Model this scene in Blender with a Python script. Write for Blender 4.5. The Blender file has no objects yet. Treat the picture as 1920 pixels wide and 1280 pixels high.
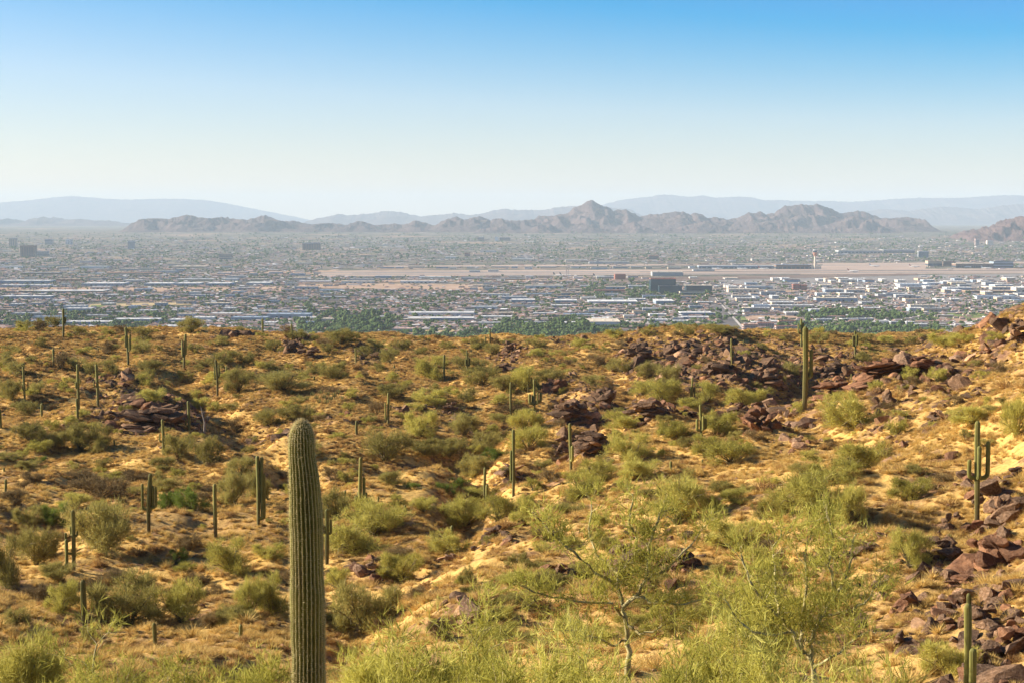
import bpy, math, random
import numpy as np
from mathutils import Vector, Matrix, Euler
R = math.radians
sc = bpy.context.scene
C = sc.collection
random.seed(7)

# ---------------------------------------------------------------- camera, sky, sun, exposure
F = 3200.0                    # focal length in photograph pixels (1920 wide)
HOR = 413.0                   # horizon row
CAMZ = 240.0                  # metres above the valley floor
cd = bpy.data.cameras.new('camera'); cam = bpy.data.objects.new('camera', cd); C.objects.link(cam)
cd.sensor_width = 36; cd.lens = F/1920*36; cd.clip_start = 0.1; cd.clip_end = 300000
TH = math.atan((640-HOR)/F)
cam.location = (0, 0, CAMZ); cam.rotation_euler = (R(90)-TH, 0, 0)
sc.camera = cam

SUN_EL, SUN_AZ = 25.0, -82.0     # azimuth from the view direction (+Y), minus = left
sl = bpy.data.lights.new('sun', 'SUN'); so = bpy.data.objects.new('sun', sl); C.objects.link(so)
sl.energy = 5.0; sl.angle = R(0.5); sl.color = (1.0, 0.90, 0.74)
sd = Vector((math.cos(R(SUN_EL))*math.sin(R(SUN_AZ)), math.cos(R(SUN_EL))*math.cos(R(SUN_AZ)), math.sin(R(SUN_EL))))
so.rotation_euler = (-sd).to_track_quat('-Z', 'Y').to_euler()

w = bpy.data.worlds.new('World'); sc.world = w; w.use_nodes = True
nt = w.node_tree; nt.nodes.clear()
out = nt.nodes.new('ShaderNodeOutputWorld'); bg = nt.nodes.new('ShaderNodeBackground')
sky = nt.nodes.new('ShaderNodeTexSky'); sky.sky_type = 'NISHITA'; sky.sun_disc = False
sky.sun_elevation = R(SUN_EL); sky.sun_rotation = R(SUN_AZ)
sky.altitude = 500; sky.air_density = 1.0; sky.dust_density = 0.3; sky.ozone_density = 1.5
tc = nt.nodes.new('ShaderNodeTexCoord'); sx = nt.nodes.new('ShaderNodeSeparateXYZ')
nt.links.new(tc.outputs['Generated'], sx.inputs[0])
rmp = nt.nodes.new('ShaderNodeValToRGB'); rmp.color_ramp.interpolation = 'LINEAR'
cr = rmp.color_ramp
SKYR = [(0.0, (.58, .51, .48)), (.018, (.55, .48, .48)), (.0666, (.41, .46, .56)), (.0978, (.205, .395, .56)), (.128, (.016, .335, .57)), (.17, (.03, .29, .60)), (.30, (.035, .20, .40)), (1.0, (.09, .17, .28))]
cr.elements[0].position = SKYR[0][0]; cr.elements[0].color = (*SKYR[0][1], 1)
cr.elements[1].position = 1.0; cr.elements[1].color = (*SKYR[-1][1], 1)
for p_, c_ in SKYR[1:-1]:
    e = cr.elements.new(p_); e.color = (*c_, 1)
# the sky pales toward the sun's side
m1 = nt.nodes.new('ShaderNodeMath'); m1.operation = 'MULTIPLY_ADD'; nt.links.new(sx.outputs['X'], m1.inputs[0]); m1.inputs[1].default_value = .85; m1.inputs[2].default_value = 1.0
m2 = nt.nodes.new('ShaderNodeClamp'); nt.links.new(m1.outputs[0], m2.inputs[0]); m2.inputs[1].default_value = .5; m2.inputs[2].default_value = 1.22
m3 = nt.nodes.new('ShaderNodeMath'); m3.operation = 'MULTIPLY'; nt.links.new(sx.outputs['Z'], m3.inputs[0]); nt.links.new(m2.outputs[0], m3.inputs[1])
nt.links.new(m3.outputs[0], rmp.inputs[0])
mxs = nt.nodes.new('ShaderNodeMix'); mxs.data_type = 'RGBA'; mxs.blend_type = 'MULTIPLY'; mxs.inputs[0].default_value = 1
nt.links.new(sky.outputs[0], mxs.inputs[6]); nt.links.new(rmp.outputs[0], mxs.inputs[7])
nt.links.new(mxs.outputs[2], bg.inputs[0]); bg.inputs[1].default_value = 0.12
nt.links.new(bg.outputs[0], out.inputs[0])
sc.view_settings.view_transform = 'Standard'; sc.view_settings.look = 'None'
sc.view_settings.gamma = 1.0; sc.view_settings.use_curve_mapping = False
sc.view_settings.exposure = 1.2
sc.render.engine = 'CYCLES'
sc.cycles.max_bounces = 6; sc.cycles.diffuse_bounces = 3; sc.cycles.volume_bounces = 4
sc.cycles.transparent_max_bounces = 4; sc.cycles.use_denoising = True
sc.cycles.sample_clamp_indirect = 6.0

# ---------------------------------------------------------------- materials
def lk(nt, a, b): nt.links.new(a, b)
def mat(name, rough=.9, spec=.2):
    m = bpy.data.materials.new(name); m.use_nodes = True
    b = m.node_tree.nodes['Principled BSDF']
    b.inputs['Roughness'].default_value = rough; b.inputs['Specular IOR Level'].default_value = spec
    return m, m.node_tree, b
def coord(nt, scale=(1,1,1), which='Object', loc=(0,0,0)):
    t = nt.nodes.new('ShaderNodeTexCoord'); mp = nt.nodes.new('ShaderNodeMapping')
    mp.inputs['Scale'].default_value = scale; mp.inputs['Location'].default_value = loc
    lk(nt, t.outputs[which], mp.inputs[0]); return mp.outputs[0]
def geopos(nt, scale=(1,1,1)):
    t = nt.nodes.new('ShaderNodeNewGeometry'); mp = nt.nodes.new('ShaderNodeMapping')
    mp.inputs['Scale'].default_value = scale
    lk(nt, t.outputs['Position'], mp.inputs[0]); return mp.outputs[0]
def noise(nt, vec, scale, detail=5, rough=.6, dist=0):
    n = nt.nodes.new('ShaderNodeTexNoise'); n.inputs['Scale'].default_value = scale
    n.inputs['Detail'].default_value = detail; n.inputs['Roughness'].default_value = rough
    n.inputs['Distortion'].default_value = dist; lk(nt, vec, n.inputs['Vector']); return n.outputs[0]
def ramp(nt, fac, stops, interp='LINEAR'):
    r = nt.nodes.new('ShaderNodeValToRGB'); r.color_ramp.interpolation = interp
    el = r.color_ramp.elements
    while len(el) > 1: el.remove(el[-1])
    el[0].position = stops[0][0]; el[0].color = (*stops[0][1], 1) if not isinstance(stops[0][1], float) else (stops[0][1],)*3+(1,)
    for p, c in stops[1:]:
        e = el.new(p); e.color = (*c, 1) if not isinstance(c, float) else (c, c, c, 1)
    lk(nt, fac, r.inputs[0]); return r.outputs[0]
def mix(nt, fac, a, b, mode='MIX'):
    m = nt.nodes.new('ShaderNodeMix'); m.data_type = 'RGBA'; m.blend_type = mode
    for s, v in ((0, fac), (6, a), (7, b)):
        if isinstance(v, (int, float)): m.inputs[s].default_value = v
        elif isinstance(v, tuple): m.inputs[s].default_value = (*v, 1)
        else: lk(nt, v, m.inputs[s])
    return m.outputs[2]
def bump(nt, b, h, strength=.5, dist=.1):
    n = nt.nodes.new('ShaderNodeBump'); n.inputs['Strength'].default_value = strength
    n.inputs['Distance'].default_value = dist; lk(nt, h, n.inputs['Height']); lk(nt, n.outputs[0], b.inputs['Normal'])
def plain(name, col, rough=.85, spec=.2, var=.25, scale=.3):
    m, nt, b = mat(name, rough, spec)
    n = noise(nt, geopos(nt), scale, 4)
    lo = tuple(c*(1-var) for c in col); hi = tuple(min(1, c*(1+var)) for c in col)
    lk(nt, ramp(nt, n, [(.3, lo), (.7, hi)]), b.inputs['Base Color']); return m

STRAW = (.62, .37, .105)
def m_ground():
    m, nt, b = mat('desert_ground', .95, .1)
    P = geopos(nt)
    big = noise(nt, P, .035, 6, .6); mid = noise(nt, P, .28, 6, .65); fine = noise(nt, P, 2.2, 6, .7); peb = noise(nt, P, 7.0, 3, .7)
    straw = ramp(nt, fine, [(.28, (.32, .165, .05)), (.43, (.60, .365, .105)), (.58, (.76, .485, .15)), (.8, (.84, .60, .24))])
    dirt = ramp(nt, fine, [(.3, (.10, .052, .028)), (.5, (.27, .145, .072)), (.68, (.50, .30, .15)), (.8, (.64, .43, .24))])
    f1 = ramp(nt, mid, [(.36, 0.0), (.50, 1.0)]); f2 = ramp(nt, big, [(.30, .25), (.52, 1.0)])
    f = mix(nt, 1.0, f1, f2, 'MULTIPLY')
    col = mix(nt, f, dirt, straw)
    vo = nt.nodes.new('ShaderNodeTexVoronoi'); vo.inputs['Scale'].default_value = 1.6; lk(nt, P, vo.inputs['Vector'])
    dk = ramp(nt, vo.outputs['Distance'], [(.10, 1.0), (.22, 0.0)])
    dk2 = mix(nt, 1.0, dk, ramp(nt, mid, [(.42, 1.0), (.6, .1)]), 'MULTIPLY')
    col = mix(nt, dk2, col, (.13, .062, .035))
    at = nt.nodes.new('ShaderNodeAttribute'); at.attribute_name = 'rocky'
    rk = ramp(nt, fine, [(.3, (.05, .026, .018)), (.5, (.15, .078, .052)), (.7, (.30, .165, .105)), (.85, (.42, .28, .19))])
    rf = nt.nodes.new('ShaderNodeMath'); rf.operation = 'MULTIPLY'; lk(nt, at.outputs['Fac'], rf.inputs[0]); lk(nt, ramp(nt, mid, [(.3, 1.0), (.62, .35)]), rf.inputs[1])
    col = mix(nt, rf.outputs[0], col, rk)
    lk(nt, col, b.inputs['Base Color'])
    hh = mix(nt, .4, fine, peb)
    bump(nt, b, hh, 1.0, .22); return m

def m_rock(name, dark=1.0, red=0.0):
    m, nt, b = mat(name, .92, .08)
    P = geopos(nt)
    oi = nt.nodes.new('ShaderNodeObjectInfo')
    n1 = noise(nt, P, 1.1, 6, .65, .4); n2 = noise(nt, geopos(nt, (2, 2, 9)), 1.6, 5, .7); n3 = noise(nt, P, 9, 4, .7)
    d = dark
    a = ramp(nt, n1, [(.30, (.034*d, .021*d, .0135*d)), (.48, (.105*d, .064*d, .038*d)), (.60, (.235*d, .140*d, .078*d)), (.74, (.46*d, .32*d, .20*d))])
    c = ramp(nt, n2, [(.35, (.050*d, .031*d, .019*d)), (.55, (.185*d, .113*d, .065*d)), (.75, (.36*d, .235*d, .14*d))])
    col = mix(nt, .5, a, c)
    col = mix(nt, ramp(nt, n3, [(.45, 0.0), (.75, .5)]), col, (.50*d, .35*d, .24*d))
    col = mix(nt, red, col, mix(nt, ramp(nt, n1, [(.4, 0.0), (.6, 1.0)]), (.13, .052, .028), (.34, .165, .085)))
    col = mix(nt, 1.0, col, ramp(nt, oi.outputs['Random'], [(0.0, (.72, .70, .72)), (.6, (1.05, 1.0, .97)), (1.0, (1.5, 1.35, 1.2))]), 'MULTIPLY')
    lk(nt, col, b.inputs['Base Color'])
    bump(nt, b, mix(nt, .5, n2, n3), 1.0, .12); return m

def m_leaf(name, stops, trans=.25):
    m, nt, b = mat(name, .8, .15)
    g = nt.nodes.new('ShaderNodeNewGeometry'); oi = nt.nodes.new('ShaderNodeObjectInfo')
    n = noise(nt, geopos(nt), 1.3, 3)
    a = nt.nodes.new('ShaderNodeMath'); a.operation = 'MULTIPLY_ADD'
    lk(nt, g.outputs['Random Per Island'], a.inputs[0]); a.inputs[1].default_value = .45
    lk(nt, n, a.inputs[2])
    a2 = nt.nodes.new('ShaderNodeMath'); a2.operation = 'MULTIPLY_ADD'; lk(nt, oi.outputs['Random'], a2.inputs[0]); a2.inputs[1].default_value = .35; lk(nt, a.outputs[0], a2.inputs[2])
    a3 = nt.nodes.new('ShaderNodeMath'); a3.operation = 'SUBTRACT'; lk(nt, a2.outputs[0], a3.inputs[0]); a3.inputs[1].default_value = .40
    col = ramp(nt, a3.outputs[0], stops); lk(nt, col, b.inputs['Base Color'])
    t = nt.nodes.new('ShaderNodeBsdfTranslucent'); lk(nt, col, t.inputs[0])
    ms = nt.nodes.new('ShaderNodeMixShader'); ms.inputs[0].default_value = trans
    o = nt.nodes['Material Output']; lk(nt, b.outputs[0], ms.inputs[1]); lk(nt, t.outputs[0], ms.inputs[2]); lk(nt, ms.outputs[0], o.inputs[0])
    return m

def m_saguaro(name='saguaro_skin', detail=False):
    m, nt, b = mat(name, .7, .3)
    at = nt.nodes.new('ShaderNodeAttribute'); at.attribute_name = 'crest'
    P = coord(nt, (1, 1, 1))
    n = noise(nt, P, 3.0, 4); n2 = noise(nt, coord(nt, (8, 8, 1.0)), 2.0, 5, .7)
    skin = ramp(nt, n, [(.3, (.075, .088, .016)), (.7, (.185, .180, .036))])
    edge = ramp(nt, n2, [(.3, (.30, .27, .085)), (.7, (.56, .48, .19))])
    e = ramp(nt, at.outputs['Fac'], [(.6, 0.0), (.95, .6 if not detail else .75)])
    col = mix(nt, e, skin, edge)
    # old corky brown bark low on the stem
    bk = nt.nodes.new('ShaderNodeAttribute'); bk.attribute_name = 'bark'
    mm = nt.nodes.new('ShaderNodeMath'); mm.operation = 'MULTIPLY'; lk(nt, bk.outputs['Fac'], mm.inputs[0]); lk(nt, ramp(nt, n2, [(.35, .25), (.65, 1.0)]), mm.inputs[1])
    col = mix(nt, mm.outputs[0], col, (.12, .075, .045))
    oi = nt.nodes.new('ShaderNodeObjectInfo')
    col = mix(nt, 1.0, col, ramp(nt, oi.outputs['Random'], [(0.0, (.72, .66, .62)), (.5, (1.0, 1.0, .95)), (1.0, (1.28, 1.16, 1.05))]) if not detail else (1.08, 1.08, .95), 'MULTIPLY')
    lk(nt, col, b.inputs['Base Color']); bump(nt, b, n2, .3, .02); return m

# ---------------------------------------------------------------- helpers
def tag(o, label=None, cat=None, group=None, kind=None):
    if label: o['label'] = label
    if cat: o['category'] = cat
    if group: o['group'] = group
    if kind: o['kind'] = kind
    return o
def empty(name, loc, rz=0, scale=1.0):
    o = bpy.data.objects.new(name, None); C.objects.link(o); o.location = loc; o.rotation_euler = (0, 0, rz)
    o.scale = (scale,)*3 if isinstance(scale, (int, float)) else scale
    o.empty_display_size = .3; return o
def obj(name, me, parent=None, loc=(0,0,0), rot=(0,0,0), scale=(1,1,1), m=None):
    o = bpy.data.objects.new(name, me); C.objects.link(o); o.location = loc; o.rotation_euler = rot; o.scale = scale
    if parent is not None: o.parent = parent
    if m is not None and not me.materials: me.materials.append(m)
    return o
def quadmesh(name, V, Q, m=None, smooth=False, attrs=None):
    """V (n,3) array, Q (k,3|4) int array"""
    V = np.asarray(V, dtype=np.float32); Q = np.asarray(Q, dtype=np.int32); k = Q.shape[1]
    me = bpy.data.meshes.new(name); me.vertices.add(len(V)); me.vertices.foreach_set('co', V.ravel())
    me.loops.add(Q.size); me.loops.foreach_set('vertex_index', Q.ravel())
    me.polygons.add(len(Q)); me.polygons.foreach_set('loop_start', np.arange(len(Q), dtype=np.int32)*k)
    me.polygons.foreach_set('loop_total', np.full(len(Q), k, dtype=np.int32))
    me.polygons.foreach_set('use_smooth', np.full(len(Q), bool(smooth)))
    me.update(calc_edges=True)
    for an, av in (attrs or {}).items():
        a = me.attributes.new(an, 'FLOAT', 'POINT'); a.data.foreach_set('value', np.asarray(av, dtype=np.float32))
    if m is not None: me.materials.append(m)
    return me
def gridq(nr, nc, wrap=False):
    r = np.arange(nr-1)[:, None]; c = np.arange(nc if wrap else nc-1)[None, :]; c2 = (c+1) % nc
    return np.stack([(r*nc+c), (r*nc+c2), ((r+1)*nc+c2), ((r+1)*nc+c)], -1).reshape(-1, 4)
def cat_mesh(parts):
    Vs, Qs, n = [], [], 0
    for V, Q in parts:
        Vs.append(V); Qs.append(Q+n); n += len(V)
    return np.concatenate(Vs), np.concatenate(Qs)

def perlin(x, y, seed=0):
    x = np.asarray(x, float); y = np.asarray(y, float)
    xi = np.floor(x).astype(np.int64); yi = np.floor(y).astype(np.int64); xf = x-xi; yf = y-yi
    def g(ix, iy):
        h = (ix*374761393 + iy*668265263 + seed*1442695041) & 0xffffffff
        h = ((h ^ (h >> 13))*1274126177) & 0xffffffff; h = h ^ (h >> 16)
        a = h/4294967296.0*2*np.pi; return np.cos(a), np.sin(a)
    u = xf*xf*xf*(xf*(xf*6-15)+10); v = yf*yf*yf*(yf*(yf*6-15)+10)
    def d(ox, oy):
        gx, gy = g(xi+ox, yi+oy); return gx*(xf-ox)+gy*(yf-oy)
    a = d(0,0)+(d(1,0)-d(0,0))*u; b = d(0,1)+(d(1,1)-d(0,1))*u
    return (a+(b-a)*v)*1.5
def fbm(x, y, octv=4, seed=0, gain=.5):
    s = 0; a = 1; f = 1
    for i in range(octv):
        s = s+a*perlin(x*f, y*f, seed+i*17); a *= gain; f *= 2.03
    return s
def ridged(x, y, octv=4, seed=0):
    s = 0; a = 1; f = 1; t = 0
    for i in range(octv):
        s = s+a*(1-np.abs(perlin(x*f, y*f, seed+i*13))); t += a; a *= .5; f *= 2.05
    return s/t
def rowslope(py):   # dz/dy of a ray through a picture row
    a = (640-py)/F; return (-math.sin(TH)+a*math.cos(TH))/(math.cos(TH)+a*math.sin(TH))
def ucol(px, py):   # X/Y of a ray through a pixel
    a = (640-py)/F; return (px-960)/F/(math.cos(TH)+a*math.sin(TH))

# ---------------------------------------------------------------- foreground terrain: a height field fitted through surveyed points
CT = []   # (u, lnD, z)
def c(px, py, D): CT.append((ucol(px, py), math.log(D), CAMZ+D*rowslope(py)))
def ch(px, D, h): CT.append(((px-960)/F, math.log(D), CAMZ-h))
for px in (-330, -100, 150, 450, 700):
    c(px, 1280, 60); c(px, 1180, 78); c(px, 1080, 100)
    c(px, 1000, 122); c(px, 950, 143)
for px, dy in ((-330, 0), (-100, 0), (150, 0), (420, 6), (640, 22)):
    c(px, 905+dy*.2, 185); c(px, 860+dy*.2, 206); c(px, 780+dy*.4, 252); c(px, 720+dy*.7, 305); c(px, 660+dy*.9, 380); c(px, 613+dy, 450)
for px in (820, 930):
    c(px, 1280, 52); c(px, 1100, 80); c(px, 1000, 110); c(px, 940, 140); c(px, 880, 178)
    c(px, 820, 225); c(px, 760, 270); c(px, 700, 350); c(px, 652, 440)
c(300, 930, 158); c(560, 925, 165); c(830, 862, 205); c(930, 790, 262)
c(1060, 1280, 48); c(1060, 1100, 74); c(1060, 1000, 102); c(1060, 920, 135); c(1060, 870, 165); c(1060, 800, 225); c(1060, 720, 310); c(1060, 650, 430)
c(1250, 1280, 47); c(1250, 1100, 70); c(1250, 1000, 90); c(1250, 900, 122); c(1250, 850, 150); c(1250, 790, 200); c(1250, 740, 255); c(1250, 690, 330); c(1250, 650, 390); c(1250, 622, 440)
c(1400, 1100, 69); c(1400, 1000, 85); c(1400, 900, 112); c(1400, 820, 145); ch(1400, 170, 21.2); ch(1400, 205, 26)
c(1400, 740, 285); c(1400, 690, 335); c(1400, 622, 440)
c(1508, 1280, 47); c(1508, 1000, 84); c(1508, 900, 106); c(1508, 830, 132); c(1508, 768, 172); ch(1508, 195, 23); ch(1508, 235, 31); c(1508, 738, 318); c(1508, 700, 365); c(1508, 626, 440)
c(1620, 1280, 47); c(1620, 1100, 65); c(1620, 950, 90); c(1620, 850, 116); c(1620, 780, 140); c(1620, 712, 180); ch(1620, 205, 21.5); ch(1620, 245, 29); c(1620, 690, 350); c(1620, 640, 440)
c(1740, 1280, 46); c(1740, 1100, 64); c(1740, 950, 87); c(1740, 850, 108); c(1740, 750, 138); c(1740, 667, 190); ch(1740, 230, 21); ch(1740, 300, 28); c(1740, 642, 430)
c(1830, 1280, 46); c(1830, 1100, 62); c(1830, 985, 80); c(1830, 880, 98); c(1830, 780, 122); c(1830, 700, 155); c(1830, 645, 205); ch(1830, 260, 20); ch(1830, 350, 29); c(1830, 640, 440)
c(1920, 1280, 45); c(1920, 1100, 60); c(1920, 950, 80); c(1920, 800, 108); c(1920, 700, 140); c(1920, 607, 215); ch(1920, 280, 16); ch(1920, 430, 30)
for k, px in ((1, 2080), (2, 2260)):
    c(px, 1240-20*k, 45); c(px, 1040-20*k, 60); c(px, 880-30*k, 80); c(px, 700-40*k, 115); c(px, 600-40*k, 170); c(px, 545-30*k, 230); ch(px, 320, 18); ch(px, 440, 32)
for px in (-330, 150, 570, 930, 1250, 1620, 1920, 2260):
    ch(px, 24, 10.7); ch(px, 34, 11.6); ch(px, 12, 8.0); ch(px, 5, 4.5); ch(px, 2.2, 2.2)
for px in (-330, -100, 150, 450, 700, 930, 1250, 1508, 1740, 1920, 2260):
    ch(px, 480, 31.5); ch(px, 540, 42)
CT = np.array(CT)
SU = 2.2
def tps_fit(P, z):
    n = len(P); d = np.linalg.norm(P[:, None]-P[None], axis=2)
    K = np.where(d > 0, d*d*np.log(d+1e-12), 0)+np.eye(n)*.002
    Q = np.hstack([np.ones((n, 1)), P]); A = np.zeros((n+3, n+3)); A[:n, :n] = K; A[:n, n:] = Q; A[n:, :n] = Q.T
    return np.linalg.solve(A, np.concatenate([z, [0, 0, 0]]))
_P = np.stack([CT[:, 0]*SU, CT[:, 1]*.8], 1)
# fit the slope below the lens (h/D) so near and far rows weigh alike
_W = tps_fit(_P, (CAMZ-CT[:, 2])/np.exp(CT[:, 1]))
def tps(u, l):
    q = np.stack([u.ravel()*SU, l.ravel()*.8], 1); out = np.empty(len(q))
    for i in range(0, len(q), 20000):
        qq = q[i:i+20000]; d = np.linalg.norm(qq[:, None]-_P[None], axis=2)
        K = np.where(d > 0, d*d*np.log(d+1e-12), 0)
        out[i:i+20000] = K@_W[:len(_P)]+_W[-3]+qq@_W[-2:]
    return out.reshape(u.shape)
U0, U1, NU = -.40, .40, 640
L0, L1, NL = math.log(2.2), math.log(540), 620
ug = np.linspace(U0, U1, NU)
# finer rows where the picture looks: 15 % of the rows below 40 m
lg = np.concatenate([np.linspace(L0, math.log(40), 60, endpoint=False), np.linspace(math.log(40), L1, NL-60)])
cu, clg = np.meshgrid(np.linspace(U0, U1, 100), np.linspace(L0, L1, 160))
cs = tps(cu, clg)
def bil(A, fu, fl):
    iu = np.clip(np.floor(fu).astype(int), 0, A.shape[1]-2); il = np.clip(np.floor(fl).astype(int), 0, A.shape[0]-2)
    a = fu-iu; b = fl-il
    return (A[il, iu]*(1-a)+A[il, iu+1]*a)*(1-b)+(A[il+1, iu]*(1-a)+A[il+1, iu+1]*a)*b
UG, LG = np.meshgrid(ug, lg)
SL = bil(cs, (UG-U0)/(U1-U0)*99, (LG-L0)/(L1-L0)*159)
YG = np.exp(LG); XG = UG*YG
ZG = CAMZ-SL*YG

# rocky zones in the picture: (px, py, rx, ry, strength, share of boulders)
ROCKY = [(290, 775, 110, 32, 1.0), (210, 735, 60, 25, .7), (440, 632, 45, 10, .8), (575, 655, 60, 16, .9), (680, 672, 45, 12, .7), (960, 668, 50, 22, .9), (1060, 650, 50, 10, .6),
         (1210, 665, 60, 30, 1.0), (1300, 680, 110, 45, 1.0), (1420, 690, 130, 50, 1.0), (1560, 690, 90, 40, .9), (1350, 640, 50, 15, .8),
         (1090, 765, 75, 35, 1.0), (1225, 770, 60, 30, 1.0), (1060, 722, 40, 12, .7), (1105, 835, 60, 35, 1.0), (1440, 775, 90, 30, 1.0), (850, 770, 40, 20, .7), (760, 765, 35, 12, .5), (840, 870, 40, 14, .6),
         (1620, 710, 130, 28, 1.0), (1760, 700, 120, 60, .75), (1880, 650, 60, 50, .9), (1700, 800, 130, 60, .5), (1500, 840, 60, 30, .6), (1240, 900, 40, 20, .6),
         (1850, 960, 95, 55, 1.1), (1800, 1080, 150, 95, 1.15), (1850, 1200, 130, 100, 1.1), (1230, 1050, 90, 60, .9), (1070, 1075, 50, 30, .6), (940, 1000, 50, 20, .8), (690, 1060, 40, 18, .8),
         (850, 1150, 60, 30, .6), (640, 790, 40, 20, .4), (520, 800, 60, 25, .5), (560, 930, 50, 25, .3), (1600, 1060, 90, 50, .5), (960, 890, 60, 20, .5), (380, 1040, 50, 30, .35), (160, 1180, 60, 25, .3), (730, 720, 60, 20, .3)]
def project(X, Y, Z):
    dz = Z-CAMZ; f = Y*math.cos(TH)-dz*math.sin(TH); upv = Y*math.sin(TH)+dz*math.cos(TH)
    return 960+F*X/f, 640-F*upv/f
PXG, PYG = project(XG, YG, ZG)
rock = np.zeros_like(ZG)
for (a, b_, rx, ry, s) in ROCKY:
    # zones live on the ground that is in view: measured on the smooth surface
    rock = np.maximum(rock, s*np.clip(1.35-np.sqrt(((PXG-a)/rx)**2+((PYG-b_)/ry)**2), 0, 1))
rock *= np.clip(.75+.9*fbm(XG/6, YG/6, 3, 5), 0, 1)
near = np.clip((YG-10)/30, 0, 1)
n_big = fbm(XG/42, YG/42, 3, 11)*1.9*np.clip(YG/150, .2, 1)
n_mid = fbm(XG/10, YG/10, 3, 23)*.78
n_small = fbm(XG/1.7, YG/1.7, 3, 31)*.10
r_n = (ridged(XG/6, YG/6, 4, 41)-.62)*2.8*rock*np.clip(YG/160, .45, 1.3)
crestfade = np.clip((470-YG)/40, .35, 1)
GUL = [(60, 975), (250, 940), (430, 935), (560, 930), (700, 905), (830, 872), (880, 830), (930, 795), (1000, 765), (1060, 745)], [(1200, 745), (1330, 742), (1440, 735), (1520, 728), (1600, 700)], [(330, 700), (420, 760), (470, 830), (560, 900)], [(640, 1240), (700, 1130), (800, 1040), (880, 960), (900, 880)], [(1150, 690), (1180, 740), (1130, 800), (1060, 850), (990, 900)]
carve = np.zeros_like(ZG)
for pl in GUL:
    for (ax_, ay_), (bx_, by_) in zip(pl[:-1], pl[1:]):
        for t in np.linspace(0, 1, 5):
            gx, gy = ax_+(bx_-ax_)*t, ay_+(by_-ay_)*t
            sel = (np.abs(PXG-gx) < 150) & (np.abs(PYG-gy) < 40)
            carve[sel] = np.maximum(carve[sel], np.exp(-((PXG[sel]-gx)/52)**2-((PYG[sel]-gy)/(7+gy*.012))**2))
n_fold = fbm(XG/17+3, YG/70, 3, 71)*1.25*np.clip(YG/120, .3, 1)
ZG = ZG+n_fold*near*np.clip((460-YG)/60, .3, 1)-carve*2.7*np.clip(YG/200, .4, 1.15)
ZG = ZG+(n_big*crestfade+n_mid+n_small+r_n)*near
def fu_(u): return (u-U0)/(U1-U0)*(NU-1)
def fl_(l): return np.interp(l, lg, np.arange(NL))
def ground(x, y):
    """height of the hillside under (x, y)"""
    y = np.asarray(y, float); x = np.asarray(x, float)
    return bil(ZG, fu_(x/y), fl_(np.log(np.maximum(y, 2.2))))
def rockyness(x, y): return bil(rock, fu_(np.asarray(x)/np.asarray(y)), fl_(np.log(y)))
def hit(px, py, far=False):
    """where the line of sight through a pixel meets the hillside"""
    u = ucol(px, py); k = rowslope(py)
    col = bil(ZG, np.full(NL, fu_(u)), np.arange(NL, dtype=float)); ray = CAMZ+np.exp(lg)*k
    m = (col >= ray) & (lg > math.log(14)); i = np.argmax(m)
    if not m.any():   # sky line: closest approach
        i = int(np.argmin((ray-col)/np.exp(lg)+(lg < math.log(60))*9))
        y = math.exp(lg[i]); return Vector((u*y, y, float(col[i])))
    a0, a1 = ray[i-1]-col[i-1], ray[i]-col[i]; t = a0/(a0-a1+1e-9)
    y = math.exp(lg[i-1]+(lg[i]-lg[i-1])*t); x = u*y
    return Vector((x, y, float(ground(x, y))))

# the hillside sheet goes on down to the valley behind the crest
ext = []
NE = 40; le = np.linspace(math.log(540), math.log(3000), NE+1)[1:]
UE, LE = np.meshgrid(ug, le); YE = np.exp(LE); XE = UE*YE
t = (LE-math.log(540))/(math.log(3000)-math.log(540))
zb = ZG[-1][None, :]
ZE = zb*(1-np.clip((YE-540)/1900, 0, 1)**.8)-2.0*np.clip((YE-540)/1500, 0, 1)+fbm(XE/90, YE/90, 3, 3)*4*np.clip((YE-540)/200, 0, 1)*(1-np.clip((YE-1500)/1000, 0, 1))
VX = np.concatenate([XG, XE]); VY = np.concatenate([YG, YE]); VZ = np.concatenate([ZG, ZE]); RK = np.concatenate([rock, np.zeros_like(ZE)])
me = quadmesh('hillside', np.stack([VX, VY, VZ], -1).reshape(-1, 3), gridq(NL+NE, NU), m_ground(), True, {'rocky': RK.ravel()})
tag(obj('desert_hillside', me), 'golden desert hillside of dry grass, gravel and dark rock', None, None, 'structure')

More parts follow.
